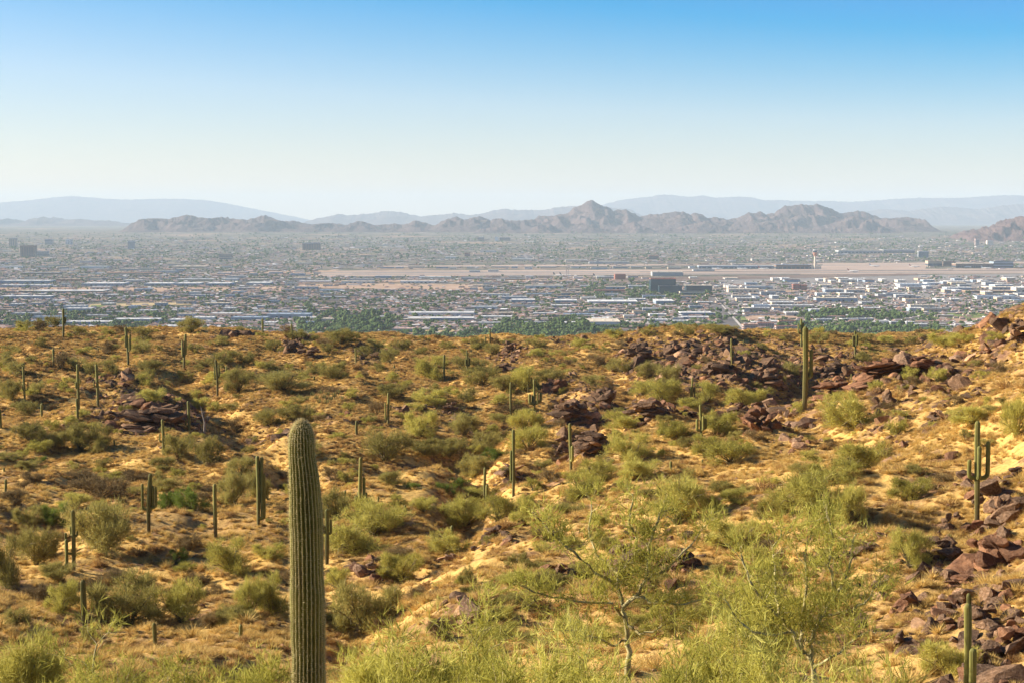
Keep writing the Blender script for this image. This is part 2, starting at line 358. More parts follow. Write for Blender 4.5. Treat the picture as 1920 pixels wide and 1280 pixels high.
# ---------------------------------------------------------------- valley floor
vpts = [(0, 0), (4000, 0), (7000, 0), (8500, 0), (10200, 8), (12000, 26), (19000, 103), (30000, 128), (60000, 128), (200000, 128)]
vD = np.array([p[0] for p in vpts], float); vZ = np.array([p[1] for p in vpts], float)
def vz(y): return np.interp(y, vD, vZ)
_yy = np.exp(np.linspace(math.log(2500), math.log(90000), 4000)); _sl = (vz(_yy)-CAMZ)/_yy
def vhit(px, py):
    D = float(np.interp(rowslope(py), _sl, _yy)); return Vector((ucol(px, py)*D, D, float(vz(D))))
def m_valley():
    m, nt, b = mat('valley_floor', .95, .1)
    P = geopos(nt)
    big = noise(nt, P, .0011, 6, .6); mid = noise(nt, P, .006, 6, .7); fine = noise(nt, P, .03, 5, .7)
    vo = nt.nodes.new('ShaderNodeTexVoronoi'); vo.inputs['Scale'].default_value = .022; lk(nt, P, vo.inputs['Vector'])
    lots = ramp(nt, vo.outputs['Color'], [(0.0, (.16, .13, .11)), (.3, (.28, .20, .15)), (.55, (.20, .17, .15)), (.8, (.36, .27, .20)), (.93, (.62, .58, .54)), (1.0, (.75, .72, .68))], 'CONSTANT')
    trees = ramp(nt, fine, [(.42, (.030, .050, .022)), (.58, (.085, .095, .045))])
    col = mix(nt, ramp(nt, mid, [(.41, 0.0), (.54, .85)]), lots, trees)
    bare = ramp(nt, fine, [(.3, (.30, .19, .125)), (.7, (.42, .28, .18))])
    col = mix(nt, ramp(nt, big, [(.55, 0.0), (.62, .7)]), col, bare)
    lk(nt, col, b.inputs['Base Color']); return m
yr = np.concatenate([[-60000, -20000, -5000, 0, 1000, 2000], np.exp(np.linspace(math.log(3000), math.log(62000), 60))])
yr = np.unique(yr); xr = np.linspace(-66000, 66000, 41)
XV, YV = np.meshgrid(xr, yr); ZV = vz(np.maximum(YV, 0))-.5
me = quadmesh('valley', np.stack([XV, YV, ZV], -1).reshape(-1, 3), gridq(len(yr), 41), m_valley(), True)
tag(obj('valley_ground', me), 'flat hazy valley floor of city lots, dust and trees', None, None, 'structure')

# ---------------------------------------------------------------- mountains
def m_mount(name, c1, c2):
    m, nt, b = mat(name, .95, .1)
    P = geopos(nt); n = noise(nt, P, .004, 7, .7); n2 = noise(nt, P, .03, 5, .7)
    col = mix(nt, .4, ramp(nt, n, [(.35, c1), (.65, c2)]), ramp(nt, n2, [(.3, c1), (.7, c2)]))
    lk(nt, col, b.inputs['Base Color']); bump(nt, b, n2, 1.0, 30); return m
def mountains(name, pts, D, half, label, m, base=None, spur=.55, nc=520, nr=64, seed=1, lam=900, jag=1.5, foot=()):
    pts = np.array(pts, float); px = np.linspace(pts[0, 0], pts[-1, 0], nc)
    py = np.interp(px, pts[:, 0], pts[:, 1])
    py = py-jag*fbm(px/9, px*0+seed, 3, seed)
    u = (px-960)/F
    ks = np.array([rowslope(p) for p in py]); H = CAMZ+D*ks
    tt = np.linspace(-1, 1, nr)
    UU, T = np.meshgrid(u, tt)
    Y = D+T*half; X = UU*D*(1+T*half/D*.35)
    b = vz(Y)-6
    ht = np.maximum(H[None, :]-b, 0)
    # crest line wanders in depth, side ridges run down from it
    w0 = .16*fbm(X/(lam*3), X*0, 2, seed+4)
    a = np.abs(T-w0)
    prof = np.clip(1-a/(1-np.abs(w0)*.8), 0, 1)**1.25
    rg = ridged(X/lam+.35*T, Y/(lam*2.2), 5, seed+9)
    fac = 1-spur*(1-np.clip((rg-.46)/.36, 0, 1))*np.clip(a*2.4, 0, 1)
    low = (ridged(X/(lam*.9), Y/(lam*.9), 4, seed+21)-.6)*330*np.clip(prof*3, 0, 1)*np.clip(a*2, 0, 1)*np.clip(ht/150, 0, 1)
    # nothing may rise above the sky line measured in the photograph
    Z = np.minimum(b+ht*prof*fac+low, CAMZ+(H[None, :]-CAMZ)*Y/D)
    edge = np.minimum(1, np.minimum(np.arange(nc), np.arange(nc)[::-1])/12.)
    Z = b+(Z-b)*edge[None, :]
    me = quadmesh(name, np.stack([X, Y, Z], -1).reshape(-1, 3), gridq(nr, nc), m, True)
    return tag(obj(name, me), label, None, None, 'structure')
MR = m_mount('mountain_rock', (.034, .028, .034), (.20, .128, .108))
MB = m_mount('butte_rock', (.085, .050, .045), (.20, .115, .095))
RID = [(225,440),(240,436),(255,425),(280,412),(300,410),(325,411),(345,404),(354,403),(375,408),(395,410),(416,407),(435,413),(455,412),(470,412),(490,405),(498,404),(515,410),(530,416),(550,414),(570,420),(590,422),(615,419),(640,420),(650,423),(665,417),(678,415),(690,419),(700,423),(720,422),(740,420),(760,422),(783,414),(800,420),(815,424),(830,414),(845,410),(857,406),(870,413),(880,411),(898,405),(920,414),(930,409),(940,411),(955,414),(975,414),(1000,412),(1010,405),(1030,406),(1050,402),(1065,400),(1075,390),(1090,385),(1098,379),(1108,375),(1117,379),(1125,384),(1145,391),(1150,396),(1160,393),(1175,394),(1190,401),(1200,408),(1210,403),(1225,402),(1240,401),(1258,398),(1280,397),(1293,403),(1302,399),(1315,402),(1325,410),(1340,407),(1360,412),(1380,410),(1395,403),(1402,398),(1410,401),(1424,397),(1435,402),(1450,400),(1460,392),(1470,386),(1485,386),(1500,383),(1515,385),(1522,385),(1530,382),(1545,388),(1560,392),(1572,400),(1590,398),(1605,396),(1622,398),(1640,405),(1655,412),(1665,410),(1690,408),(1705,407),(1715,411),(1725,418),(1742,428),(1755,440)]
mountains('mountain_ridge', RID, 20300, 1300, 'craggy brown mountain ridge with a pointed peak beyond the city', MR, seed=3, lam=620, nc=1000, nr=110, spur=.85)
FOOT = [(880,441),(900,430),(930,426),(950,431),(985,433),(1010,423),(1030,420),(1048,430),(1075,433),(1090,424),(1110,421),(1125,428),(1150,432),(1165,422),(1190,416),(1200,422),(1225,432),(1260,428),(1285,424),(1300,419),(1320,415),(1345,424),(1360,430),(1400,424),(1440,414),(1465,412),(1490,424),(1520,430),(1560,420),(1590,408),(1605,404),(1630,414),(1650,424),(1670,432),(1700,441)]
mountains('mountain_ridge', FOOT, 18900, 520, 'low brown foothills at the foot of the pointed peak', MR, seed=8, lam=380, nc=700, nr=50, spur=.7)
mountains('mountain_ridge', [(1790,446),(1820,434),(1850,427),(1865,424),(1880,417),(1900,408),(1910,405),(1922,409),(1940,402),(1975,410),(2010,404),(2080,425),(2130,446)], 15500, 900, 'red rock butte behind the airport terminals', MB, seed=5, lam=350, nc=260, nr=60, spur=.7)
mountains('mountain_ridge', [(-330,395),(-200,386),(-60,382),(0,380),(60,375),(100,369),(135,366),(160,369),(200,373),(250,374),(300,372),(340,372),(390,375),(430,382),(460,388),(490,394),(530,402),(560,408),(600,418),(640,424)], 56000, 5000, 'broad pale blue mesa farthest off on the western sky', MR, seed=12, lam=3500, jag=.8, spur=.3, nr=40)
mountains('mountain_ridge', [(-330,412),(-100,414),(0,417),(20,410),(35,418),(60,421),(85,407),(105,411),(125,414),(150,411),(175,413),(210,417),(240,420),(280,424)], 34000, 2500, 'small faded blue hills below the western mesa', MR, seed=14, lam=1500, nr=40)
mountains('mountain_ridge', [(560,420),(600,409),(635,401),(650,404),(670,403),(700,400),(720,396),(740,396),(760,400),(790,406),(820,403),(855,399),(880,403),(905,400),(925,395),(945,391),(975,394),(1010,394),(1050,388),(1100,386),(1180,392),(1230,420)], 40000, 3500, 'pale blue hills showing behind the brown ridge', MR, seed=17, lam=2200, nr=40)
mountains('mountain_ridge', [(1080,400),(1140,380),(1160,375),(1180,372),(1210,370),(1240,365),(1265,367),(1290,369),(1315,366),(1340,371),(1370,369),(1405,370),(1430,375),(1480,376),(1560,377),(1620,377),(1680,373),(1720,371),(1770,370),(1800,370),(1850,368),(1880,365),(1920,366),(1990,364),(2100,370),(2260,380)], 52000, 5000, 'long pale blue range above the brown ridge', MR, seed=19, lam=3000, spur=.4, nr=40, jag=1.0)
mountains('mountain_ridge', [(1560,420),(1600,400),(1650,392),(1700,396),(1760,388),(1830,392),(1900,383),(1990,385),(2100,395),(2260,410)], 43000, 3000, 'lower blue shoulder before the long eastern range', MR, seed=23, lam=2200, spur=.4, nr=40)

# haze: one even box of pale air round everything
hz = bpy.data.materials.new('haze_air'); hz.use_nodes = True; hn = hz.node_tree; hn.nodes.clear()
ho = hn.nodes.new('ShaderNodeOutputMaterial'); hv = hn.nodes.new('ShaderNodeVolumePrincipled')
hv.inputs['Color'].default_value = (.70, .86, 1.0, 1); hv.inputs['Density'].default_value = 2.65e-5; hv.inputs['Anisotropy'].default_value = 0.0
hn.links.new(hv.outputs[0], ho.inputs['Volume'])
bx = np.array([(x, y, z) for x in (-68000, 68000) for y in (-61000, 62500) for z in (-12, 1150)], float)
bq = np.array([(0,1,3,2),(4,6,7,5),(0,4,5,1),(2,3,7,6),(0,2,6,4),(1,5,7,3)])
tag(obj('haze', quadmesh('haze', bx, bq, hz)), 'thin pale haze over the whole valley', None, None, 'stuff')

# ================================================================ labels that single each thing out
LAND = []      # (px, py, phrase)
def placed_labels(items, noun, pool, ysc=1.6):
    """items: list of (px, py, look); every result names the thing by its rank beside a landmark, so no two agree"""
    n = len(items); P = np.array([(a, b*ysc) for a, b, _ in items]); best = [None]*n
    for (lx, ly, ref) in pool:
        dx = P[:, 0]-lx; dy = P[:, 1]-ly*ysc; d = np.hypot(dx, dy)
        rel = np.where(np.abs(dx) >= np.abs(dy), np.where(dx < 0, 0, 1), np.where(dy < 0, 2, 3))
        for r in range(4):
            idx = np.where(rel == r)[0]; idx = idx[np.argsort(d[idx])]
            for k, i in enumerate(idx[:12]):
                cost = d[i]*(1+.55*k)
                if best[i] is None or cost < best[i][0]:
                    best[i] = (cost, ('nearest', 'second nearest', 'third nearest', 'fourth nearest', 'fifth nearest', 'sixth nearest', 'seventh nearest', 'eighth nearest', 'ninth nearest', 'tenth nearest', 'eleventh nearest', 'twelfth nearest')[k], ('left of', 'right of', 'beyond', 'in front of')[r], ref)
    out = []
    for i, (a, b, look) in enumerate(items):
        if best[i] is None:
            lx, ly, ref = min(pool, key=lambda q: math.hypot(q[0]-a, q[1]-b)); s = f'{look}, at some distance from {ref}'
        else: s = f'{look}, {best[i][1]} {noun} {best[i][2]} {best[i][3]}'
        if len(s.replace('-', ' ').split()) > 16: s = s.replace(' angular', '').replace('small ', '').replace('large ', '').replace('rounded ', '')
        if len(s.replace('-', ' ').split()) > 16: s = s.replace(' '+noun+' ', ' ', 1) if s.count(noun) > 1 else s
        if len(s.replace('-', ' ').split()) > 16: s = s.replace(f'nearest {noun} ', 'nearest ')
        out.append(s)
    return out

# ================================================================ saguaros
rr0 = random.Random(3)
SAG = m_saguaro(); SAGD = m_saguaro('saguaro_skin_detail', True)
SPINE = m_leaf('saguaro_spine', [(0.0, (.34, .25, .11)), (.5, (.66, .54, .27)), (1.0, (.85, .76, .46))], .2)
DEADW, _n, _b = mat('grey_dead_wood'); _b.inputs['Base Color'].default_value = (.30, .25, .20, 1)
def column(path, rad, ribs=14, per=3, depth=.22, bark=0.0):
    """ribbed column along a path of points with a radius at each; returns V, Q, crest, bark"""
    path = [Vector(p) for p in path]; n = len(path); V = []; cr = []; bk = []
    m = ribs*per; th = np.arange(m)/m*2*math.pi
    wv = np.abs(np.cos(np.arange(m)/per*math.pi))          # 1 at crest
    wv = 1-np.abs(((np.arange(m)/per) % 1.0)*2-1) if per > 2 else wv
    crest = 1-wv if per > 2 else wv
    up0 = Vector((0, 1, 0))
    for i in range(n):
        t = (path[min(i+1, n-1)]-path[max(i-1, 0)]).normalized()
        a = t.cross(up0); a = a.normalized() if a.length > .05 else Vector((1, 0, 0)); b = t.cross(a).normalized()
        r = rad[i]*(1-depth*(1-crest**.8))
        pts = np.array(path[i])[None]+np.outer(r*np.cos(th), np.array(a))+np.outer(r*np.sin(th), np.array(b))
        V.append(pts); cr.append(crest*np.clip(1.0, 0, 1)); bk.append(np.full(m, max(0, bark*(1-i/n*2.6))))
    V = np.concatenate(V); Q = gridq(n, m, True)
    return V, Q, np.concatenate(cr), np.concatenate(bk)
def radprofile(ts, r, tipn=.06, length=1.0, waist=0.0, seed=0):
    """radius along a stem: slightly narrow foot, full body, round tip"""
    out = []
    tip = max(min(r*1.25/length, .4), .02)
    for t in ts:
        k = .82+.18*min(1, t/.35)
        k *= 1+waist*math.sin(t*9+seed)*.5
        if t > 1-tip: k *= math.sqrt(max(0.0, 1-((t-(1-tip))/tip)**2))
        out.append(max(r*k, .002))
    return out
def stemts(r, length, n):
    tip = max(min(r*1.25/length, .4), .02)
    a = list(np.linspace(0, 1-tip, n)); b = [1-tip+tip*math.sin(x) for x in np.linspace(0, math.pi/2, 6)[1:]]
    return a+b
def saguaro(px, base, top, w, arms, label, lean=0.0, bark=.6, dead=False, D=None, group='saguaro cacti standing on the desert hillside', name='saguaro_cactus'):
    p = hit(px, base); s = p.y/F; Hh = (base-top)*s; r = w*s/2
    root = empty(name, p); tag(root, label, 'cactus', group)
    rib, per = (14, 4) if w >= 8 else (10, 3)
    rr = random.Random(int(px*7+base))
    ts = stemts(r, Hh, 12); path = [(lean*t*t*s+.25*r*math.sin(3*t+px), .3*r*math.sin(2.3*t+base), t*(Hh+.25)-.25) for t in ts]
    V, Q, cr, bk = column(path, radprofile(ts, r, length=Hh, waist=.06, seed=px), rib, per, .24, bark)
    obj('trunk', quadmesh('trunk', V, Q, DEADW if dead else SAG, True, {'crest': cr, 'bark': bk}), root)
    for (ax, yj, yt, aw, ay) in arms:       # arm axis px offset, joint row, tip row, width px, depth px
        X, Y_ = ax*s, ay*s; zj = (base-yj)*s; zt = (base-yt)*s; ra = aw*s/2; e = min(abs(math.hypot(X, Y_)), zt-zj)*.75
        sgn = Vector((X, Y_, 0))
        pts = [Vector((0, 0, zj))+sgn*.0, Vector((0, 0, zj-.05*e))+sgn*.35, Vector((0, 0, zj))+sgn*.72, Vector((0, 0, zj+.28*e))+sgn*.94]
        ra_ = [ra*.85, ra*.95, ra*1.04, ra*1.06]
        z0 = zj+.62*e; L = max(zt-z0, ra*1.5)
        for t in stemts(ra, L, 5):
            tipf = max(min(ra*1.25/L, .5), .02)
            pts.append(Vector((0, 0, z0+t*L))+sgn*(1.0+.03*t*math.sin(px+ax)))
            ra_.append(max(.002, ra*(1 if t <= 1-tipf else math.sqrt(max(0, 1-((t-1+tipf)/tipf)**2)))))
        V, Q, cr, bk = column(pts, ra_, max(8, rib-3), per, .24, 0)
        obj('arm', quadmesh('arm', V, Q, DEADW if dead else SAG, True, {'crest': cr, 'bark': bk}), root)
    return root

# px, base row, tip row, stem width, arms, label, short reference
SAGS = [
 (119,633,579,4.5,[(4,606,594,3,1)],'tall saguaro with one stub arm breaking the western skyline','the one-armed skyline saguaro',0),
 (71,612,599,3.5,[],'tiny saguaro stub among brush on the far western crest',None,0),
 (100,686,653,5,[],'short thick armless saguaro among brush on the upper western slope','the short thick upper slope saguaro',0),
 (240,684,613,5,[(-4,650,628,3,0),(5,655,626,3,1),(4,658,634,3,-3)],'tall saguaro with three upright arms near the western crest','the three-armed crest saguaro',-3),
 (345,691,626,4.5,[(-3,665,637,3,0),(4,664,626,3.5,1),(-2,668,640,3,-3)],'leaning saguaro with candelabra arms below the rocky crest','the leaning candelabra saguaro',3),
 (408,744,673,4.5,[(-5,710,685,2.6,0),(4,706,688,2.6,0),(2,708,683,2.6,3)],'slim saguaro with raised fork arms on pale straw slope','the fork-armed slim saguaro',-3),
 (425,706,685,4,[],'small armless saguaro behind the fork-armed slim saguaro',None,0),
 (47,757,686,4.5,[(-4,730,718,2.5,0),(6,730,714,2.5,0)],'slim saguaro with two low arms amid olive bushes far west','the two low-armed western saguaro',-2),
 (148,768,681,5.5,[(-5,727,714,3,0),(3,718,708,3,-2),(-2,722,712,3,3)],'tall saguaro with short stub arms at mid height','the stub-armed tall saguaro',-1),
 (145,787,746,5,[],'stout saguaro directly in front of the stub-armed tall one',None,0),
 (183,761,682,5.5,[(-6,724,713,2.6,0)],'tall saguaro with one tiny arm beside the scree','the tiny-armed scree saguaro',-1),
 (79,781,755,5,[],'short barrel-like saguaro in shade of western brush','the barrel-like western saguaro',0),
 (1,802,766,5,[],'dark saguaro cut by the western edge of the view',None,0),
 (356,815,750,5.5,[(-7,798,783,3,0)],'saguaro with a low arm before the layered dark outcrop','the saguaro before the layered outcrop',-3),
 (307,857,784,5.5,[(-7,827,811,3,0),(7,830,810,3,0),(4,832,815,3,-3)],'saguaro with short curled low arms below the layered outcrop','the curl-armed saguaro below the outcrop',-2),
 (214,836,823,3.5,[],'tiny knee-high saguaro by a pale boulder under the outcrop',None,0),
 (184,660,652,2.6,[],'tiny saguaro stub on open straw ground near the crest',None,0),
 (8,883,875,4,[],'tiny saguaro bump at the shaded western slope edge',None,0),
 (11,925,897,5,[],'short saguaro at the far western edge beside shaded brush','the short western edge saguaro',0),
 (279,1003,885,8,[(-11,953,904,5,0),(9,952,908,5,1),(15,950,910,5,-1),(5,955,900,5,4)],'candelabra saguaro with four tall arms beside the shaded wash','the candelabra saguaro by the wash',6),
 (405,1010,904,7.5,[],'tall single saguaro with no arms right of the wash bushes','the armless wash saguaro',-1),
 (138,1068,953,8,[(-14,1036,996,5,0),(8,1003,993,4,0),(-5,1000,985,4,4)],'saguaro with one elbow arm and two stubs on lower western slope','the elbow-armed lower saguaro',0),
 (125,1070,1008,6.5,[],'plain saguaro just behind the elbow-armed one',None,0),
 (160,1187,1084,11,[],'thick armless saguaro alone on the lower western slope','the thick lone lower saguaro',-3),
 (290,1212,1165,8,[],'short thick saguaro half hidden by nearby palo verde twigs','the half-hidden short saguaro',0),
 (451,1195,1169,7,[],'small round saguaro on rusty ground left of the giant saguaro','the small round saguaro',0),
 (493,627,597,3.5,[],'slim armless saguaro on the skyline against white warehouses','the slim skyline saguaro',0),
 (547,637,607,3.5,[],'armless saguaro on the skyline above dark crest rocks','the saguaro above crest rocks',0),
 (667,684,652,3.2,[],'thin armless saguaro by fallen dark wood below the crest','the thin saguaro by fallen wood',0),
 (833,710,664,4.5,[],'armless saguaro rising beside a round pale bush','the armless central saguaro',0),
 (877,705,655,3.2,[(-4,684,672,2.6,0),(4,684,671,2.6,0),(2,684,668,2.6,2)],'slim saguaro with a trident of arms below the crest','the trident saguaro',-2),
 (882,713,692,3.5,[],'short saguaro at the foot of the trident saguaro',None,0),
 (919,644,618,3.0,[],'dark saguaro spike on the central skyline before city trees','the central skyline saguaro',0),
 (910,646,630,2.6,[],'stub saguaro left of the central skyline spike',None,0),
 (728,797,735,4.8,[(-5,785,754,3.2,0),(5,768,757,2.6,0)],'saguaro with one long low arm on open central slope','the long low-armed saguaro',0),
 (669,815,787,5,[],'short stout saguaro behind the giant on rusty slope','the stout mid-slope saguaro',0),
 (589,712,704,3.5,[],'tiny saguaro knob on the bare straw saddle',None,0),
 (776,740,732,2.6,[],'tiny saguaro knob beneath a round central bush',None,0),
 (739,691,683,2.6,[],'tiny saguaro knob near the central crest brush',None,0),
 (958,780,715,4.5,[],'armless saguaro left of the great candelabra saguaro','the armless neighbour saguaro',0),
 (991,735,690,4,[(-4,718,704,3,0),(5,718,707,3,0)],'saguaro with low bulging arms behind the great candelabra','the bulging-armed rear saguaro',0),
 (1003,770,710,4.6,[(-10,756,737,5,0),(11,752,735,5.5,0),(5,756,733,4,-3),(-5,758,740,4,3)],'bushy candelabra saguaro with many thick low arms','the great candelabra saguaro',-2),
 (1070,886,791,6,[(3,862,833,6,-6)],'tall saguaro doubled by a shorter stem before layered boulder','the doubled boulder saguaro',-1),
 (962,930,803,6,[(-4,900,842,4.5,2)],'tall saguaro with close parallel arm in the central gully','the tall gully saguaro',1),
 (909,940,874,5.5,[],'slim saguaro left of the tall gully saguaro','the slim gully saguaro',0),
 (914,951,906,6.5,[],'stout saguaro in front of the slim gully saguaro',None,0),
 (1258,884,863,5,[],'short saguaro on the spur below the tilted slab','the short spur saguaro',0),
 (1317,870,860,3.5,[],'tiny saguaro on pale grass of the spur',None,0),
 (1298,756,706,3.8,[(-3,745,724,2.6,0),(4,748,724,2.6,0)],'slim saguaro with two hugging arms in the gorge','the hugging-armed gorge saguaro',0),
 (1314,822,757,5.2,[(-7,806,784,5.5,0),(9,802,783,5.5,0),(4,805,778,5,-4)],'chunky many-armed saguaro beside the tilted slab','the chunky slab saguaro',-1),
 (1372,695,634,3.2,[(-2.5,667,658,2.2,0),(3,668,656,2.2,0)],'thin tall saguaro with tiny arms on the far rocky hill','the thin far hill saguaro',-1),
 (1394,646,637,2.8,[],'tiny saguaro on the far rocky hill crest',None,0),
 (1508,770,611,10,[(12,706,654,7,0)],'very tall thick saguaro with one high arm above the gorge','the very tall gorge saguaro',0),
 (1502,652,597,4,[(-5,625,607,3,0),(4,622,605,3,0)],'slim forked saguaro behind the very tall gorge saguaro','the forked hill saguaro',0),
 (1603,672,620,4.6,[(-4,648,629,3,0),(4.5,646,629,3,0),(2,648,626,3,-2)],'trident saguaro on the far hill under the skyline','the far hill trident saguaro',0),
 (1596,714,700,2.2,[],'tiny green saguaro on top of the long red slab',None,0),
 (1830,985,785,10.5,[(-15,893,858,8,0),(20,893,824,8.5,0),(1,893,831,8,-10)],'big saguaro with raised arms above the dark boulder pile','the raised-arms boulder saguaro',1),
 (1816,1150,1110,9,[],'reddish dying saguaro stub among the rubble','the reddish stub cactus',0),
 (484,987,851,7,[(8,970,853,6,0),(12,972,885,4.5,3),(3,940,862,5,4)],'pair-stemmed tall saguaro standing in shade by the wash','the pair-stemmed saguaro',0),
 (676,970,854,7,[(-8,952,927,5,0),(7,950,892,6,1),(11,950,921,5,-2),(-4,950,920,5,3)],'clustered saguaro with many upright arms right of the giant','the clustered saguaro',1),
 (614,1057,951,8,[(-7,996,981,5,0),(7,998,971,5,0)],'saguaro with two short raised arms beside the giant saguaro','the two short-armed saguaro',-1),
 (759,968,945,5,[],'small saguaro in brush right of the clustered saguaro',None,0),
 (647,934,918,4,[],'small saguaro bud behind the clustered saguaro',None,0),
 (709,940,929,4,[],'tiny saguaro bud among olive brush in the centre',None,0),
 (847,1020,983,7,[],'short saguaro in front of olive bushes near the flat rocks','the short flat-rock saguaro',0),
]
for (px, b, t, w, arms, lab, ref, lean) in SAGS:
    saguaro(px, b, t, w, arms, lab, lean, bark=1.1 if w > 7 else .8, dead=False)
    if ref: LAND.append((px, (b+t)/2 if b-t < 80 else b-30, ref))
# lower right saguaro whose foot is below the frame: it stands 47 m away
def standing(D, px, top, w, label, arms=()):
    X = (px-960)/F*D; z = float(ground(X, D)); s = D/F
    zt = CAMZ+D*rowslope(top); Hh = zt-z; r = w*s/2
    root = empty('saguaro_cactus', (X, D, z)); tag(root, label, 'cactus', 'saguaro cacti standing on the desert hillside')
    ts = stemts(r, Hh, 30); path = [(.3*r*math.sin(3*t), 0, t*(Hh+.3)-.3) for t in ts]
    V, Q, cr, bk = column(path, radprofile(ts, r, length=Hh, waist=.1), 18, 4, .2, .5)
    obj('trunk', quadmesh('trunk', V, Q, SAG, True, {'crest': cr, 'bark': bk}), root)
    for (dx, dy, tp, aw) in arms:
        zt2 = CAMZ+(D+dy)*rowslope(tp)-z; L = zt2+.3; ra = aw*s/2; ts = stemts(ra, L, 12)
        V, Q, cr, bk = column([(dx*s, dy, t*L-.3) for t in ts], radprofile(ts, ra, length=L), 16, 4, .2, .3)
        obj('arm', quadmesh('arm', V, Q, SAG, True, {'crest': cr, 'bark': bk}), root)
    return root
standing(43, 1826, 1130, 14, 'tall bare saguaro with a second stem below the rubble slope', [(5, -.35, 1214, 14)])
LAND.append((1827, 1200, 'the two-stemmed rubble saguaro'))

# ---- the giant saguaro in front, 23 m off
D0 = 23.0; s0 = D0/F
def giant():
    X = (573-960)/F*D0; z = float(ground(X, D0)); zt = CAMZ+D0*rowslope(787)
    root = empty('saguaro_cactus', (X, D0, z)); tag(root, 'giant ribbed saguaro column standing closest, tallest of all the cacti', 'cactus', 'saguaro cacti standing on the desert hillside')
    Hh = zt-z; ribs, per = 25, 6; m = ribs*per
    rows = [-.3]+list(np.linspace(0, Hh-.34, 190)); tipr = list(Hh-.34+.34*np.sin(np.linspace(0, math.pi/2, 26)[1:]))
    zz = np.array(rows+tipr)
    py = np.interp(zz, [0, Hh], [0, 1])
    # measured outline: half width and axis (photo pixels) against the height below the tip
    dpx = (Hh-zz)/s0
    half = np.interp(dpx, [0, 30, 62, 90, 130, 160, 210, 310, 420, 490, 900, 1400], [22, 24, 26, 28, 30.3, 31.3, 32, 33, 33.5, 32, 31, 27])
    axis = np.interp(dpx, [0, 30, 62, 90, 130, 210, 310, 490, 900], [-10, -10, -10, -7.6, -5, -3, -1.8, 0, 0])
    tipmask = zz > Hh-.34
    half = np.where(tipmask, 24.5*np.sqrt(np.clip(1-((zz-(Hh-.34))/.34)**2, 0, 1))**.92+.15, half)
    half = half*(1+.018*np.sin(zz*5.1)+.012*np.sin(zz*11.7+1))
    th = np.arange(m)/m*2*math.pi
    f = np.abs(((np.arange(m)/per) % 1.0)*2-1)        # 1 on crest, 0 in groove
    V = []; cr = []; bk = []
    for i, zi in enumerate(zz):
        r0 = half[i]*s0*.975; dpt = .33*min(1, half[i]/18)
        wob = .012*np.sin(th*3+zi*2.1)+.02*perlin(th*4, np.full(m, zi*1.6), 7)
        tw = .05*np.sin(zi*1.3)+.015*perlin(np.full(m, zi*2.5), th*2, 9)
        r = r0*(1+wob)*(1-dpt*(1-f**.75))
        V.append(np.stack([axis[i]*s0+r*np.cos(th+tw), r*np.sin(th+tw), np.full(m, zi)], -1)); cr.append(f**1.5); bk.append(np.clip(.65*fbm(th*1.3+5, np.full(m, zi*.9), 3, 2)+.10-(zi-Hh*.55)*.12, 0, .7))
    V = np.array(V); Q = gridq(len(zz), m, True)
    tr = obj('trunk', quadmesh('trunk', V.reshape(-1, 3), Q, SAGD, True, {'crest': np.concatenate(cr), 'bark': np.concatenate(bk)}), root)
    # spine clusters along every rib crest
    rng = np.random.default_rng(3); bv = []
    for k in range(ribs):
        j = k*per
        line = V[:, j, :]; L = np.concatenate([[0], np.cumsum(np.linalg.norm(np.diff(line, axis=0), axis=1))])
        if math.sin(th[j]) > .55: continue            # far side ribs carry none that show
        for q in np.arange(L[-1]*.30, L[-1], .030):
            i = np.searchsorted(L, q); i = min(max(i, 1), len(zz)-2); a = (q-L[i-1])/(L[i]-L[i-1]+1e-9); p = line[i-1]*(1-a)+line[i]*a
            outv = np.array([math.cos(th[j]), math.sin(th[j]), 0.]); 
            if p[2] > Hh-.3: outv = outv*(1-(p[2]-Hh+.3)/.35)+np.array([0, 0, (p[2]-Hh+.3)/.3]); outv /= np.linalg.norm(outv)
            ns = 6 if p[2] > Hh-.3 else 3
            for _ in range(ns):
                d = outv*rng.uniform(.4, 1.2)+rng.normal(0, .55, 3); d /= np.linalg.norm(d)
                ln = rng.uniform(.025, .060); sd_ = np.cross(d, rng.normal(0, 1, 3)); sd_ /= np.linalg.norm(sd_); wd = .0030
                b0 = p-outv*.003; bv += [b0-sd_*wd, b0+sd_*wd, b0+d*ln]
            # woolly felt pad the spines grow from
            t1 = np.array([-outv[1], outv[0], 0]); t1 /= np.linalg.norm(t1)+1e-9; t2 = np.cross(outv, t1)
            c0 = p+outv*.003; e = .0075
            bv += [c0-t1*e-t2*e, c0+t1*e-t2*e, c0+t2*e*1.3]
    bv = np.array(bv); o = obj('spines', quadmesh('spines', bv, np.arange(len(bv)).reshape(-1, 3), SPINE), tr); tag(o, kind='stuff')
giant()
LAND.append((572, 1000, 'the giant saguaro')); 

# low chollas on the bare saddle
CH = [(575,752), (586,744), (593,750), (601,741), (607,749), (614,743), (620,752), (627,746), (634,740), (640,751), (612,758), (598,757), (560,748), (548,741), (1780,1010), (300,1060)]
chl = placed_labels([(q[0], q[1]-4, 'low branching cholla') for q in CH], 'cholla', LAND)
for (px, py), lb in zip(CH, chl):
    saguaro(px, py, py-9-rr0.uniform(0, 4), 1.8, [(-3, py-4, py-9, 1.6, 0), (3.4, py-3.5, py-10, 1.6, 1), (2, py-5, py-9, 1.5, -2)], lb, 0, group='low chollas on the straw saddle', name='cholla_cactus')

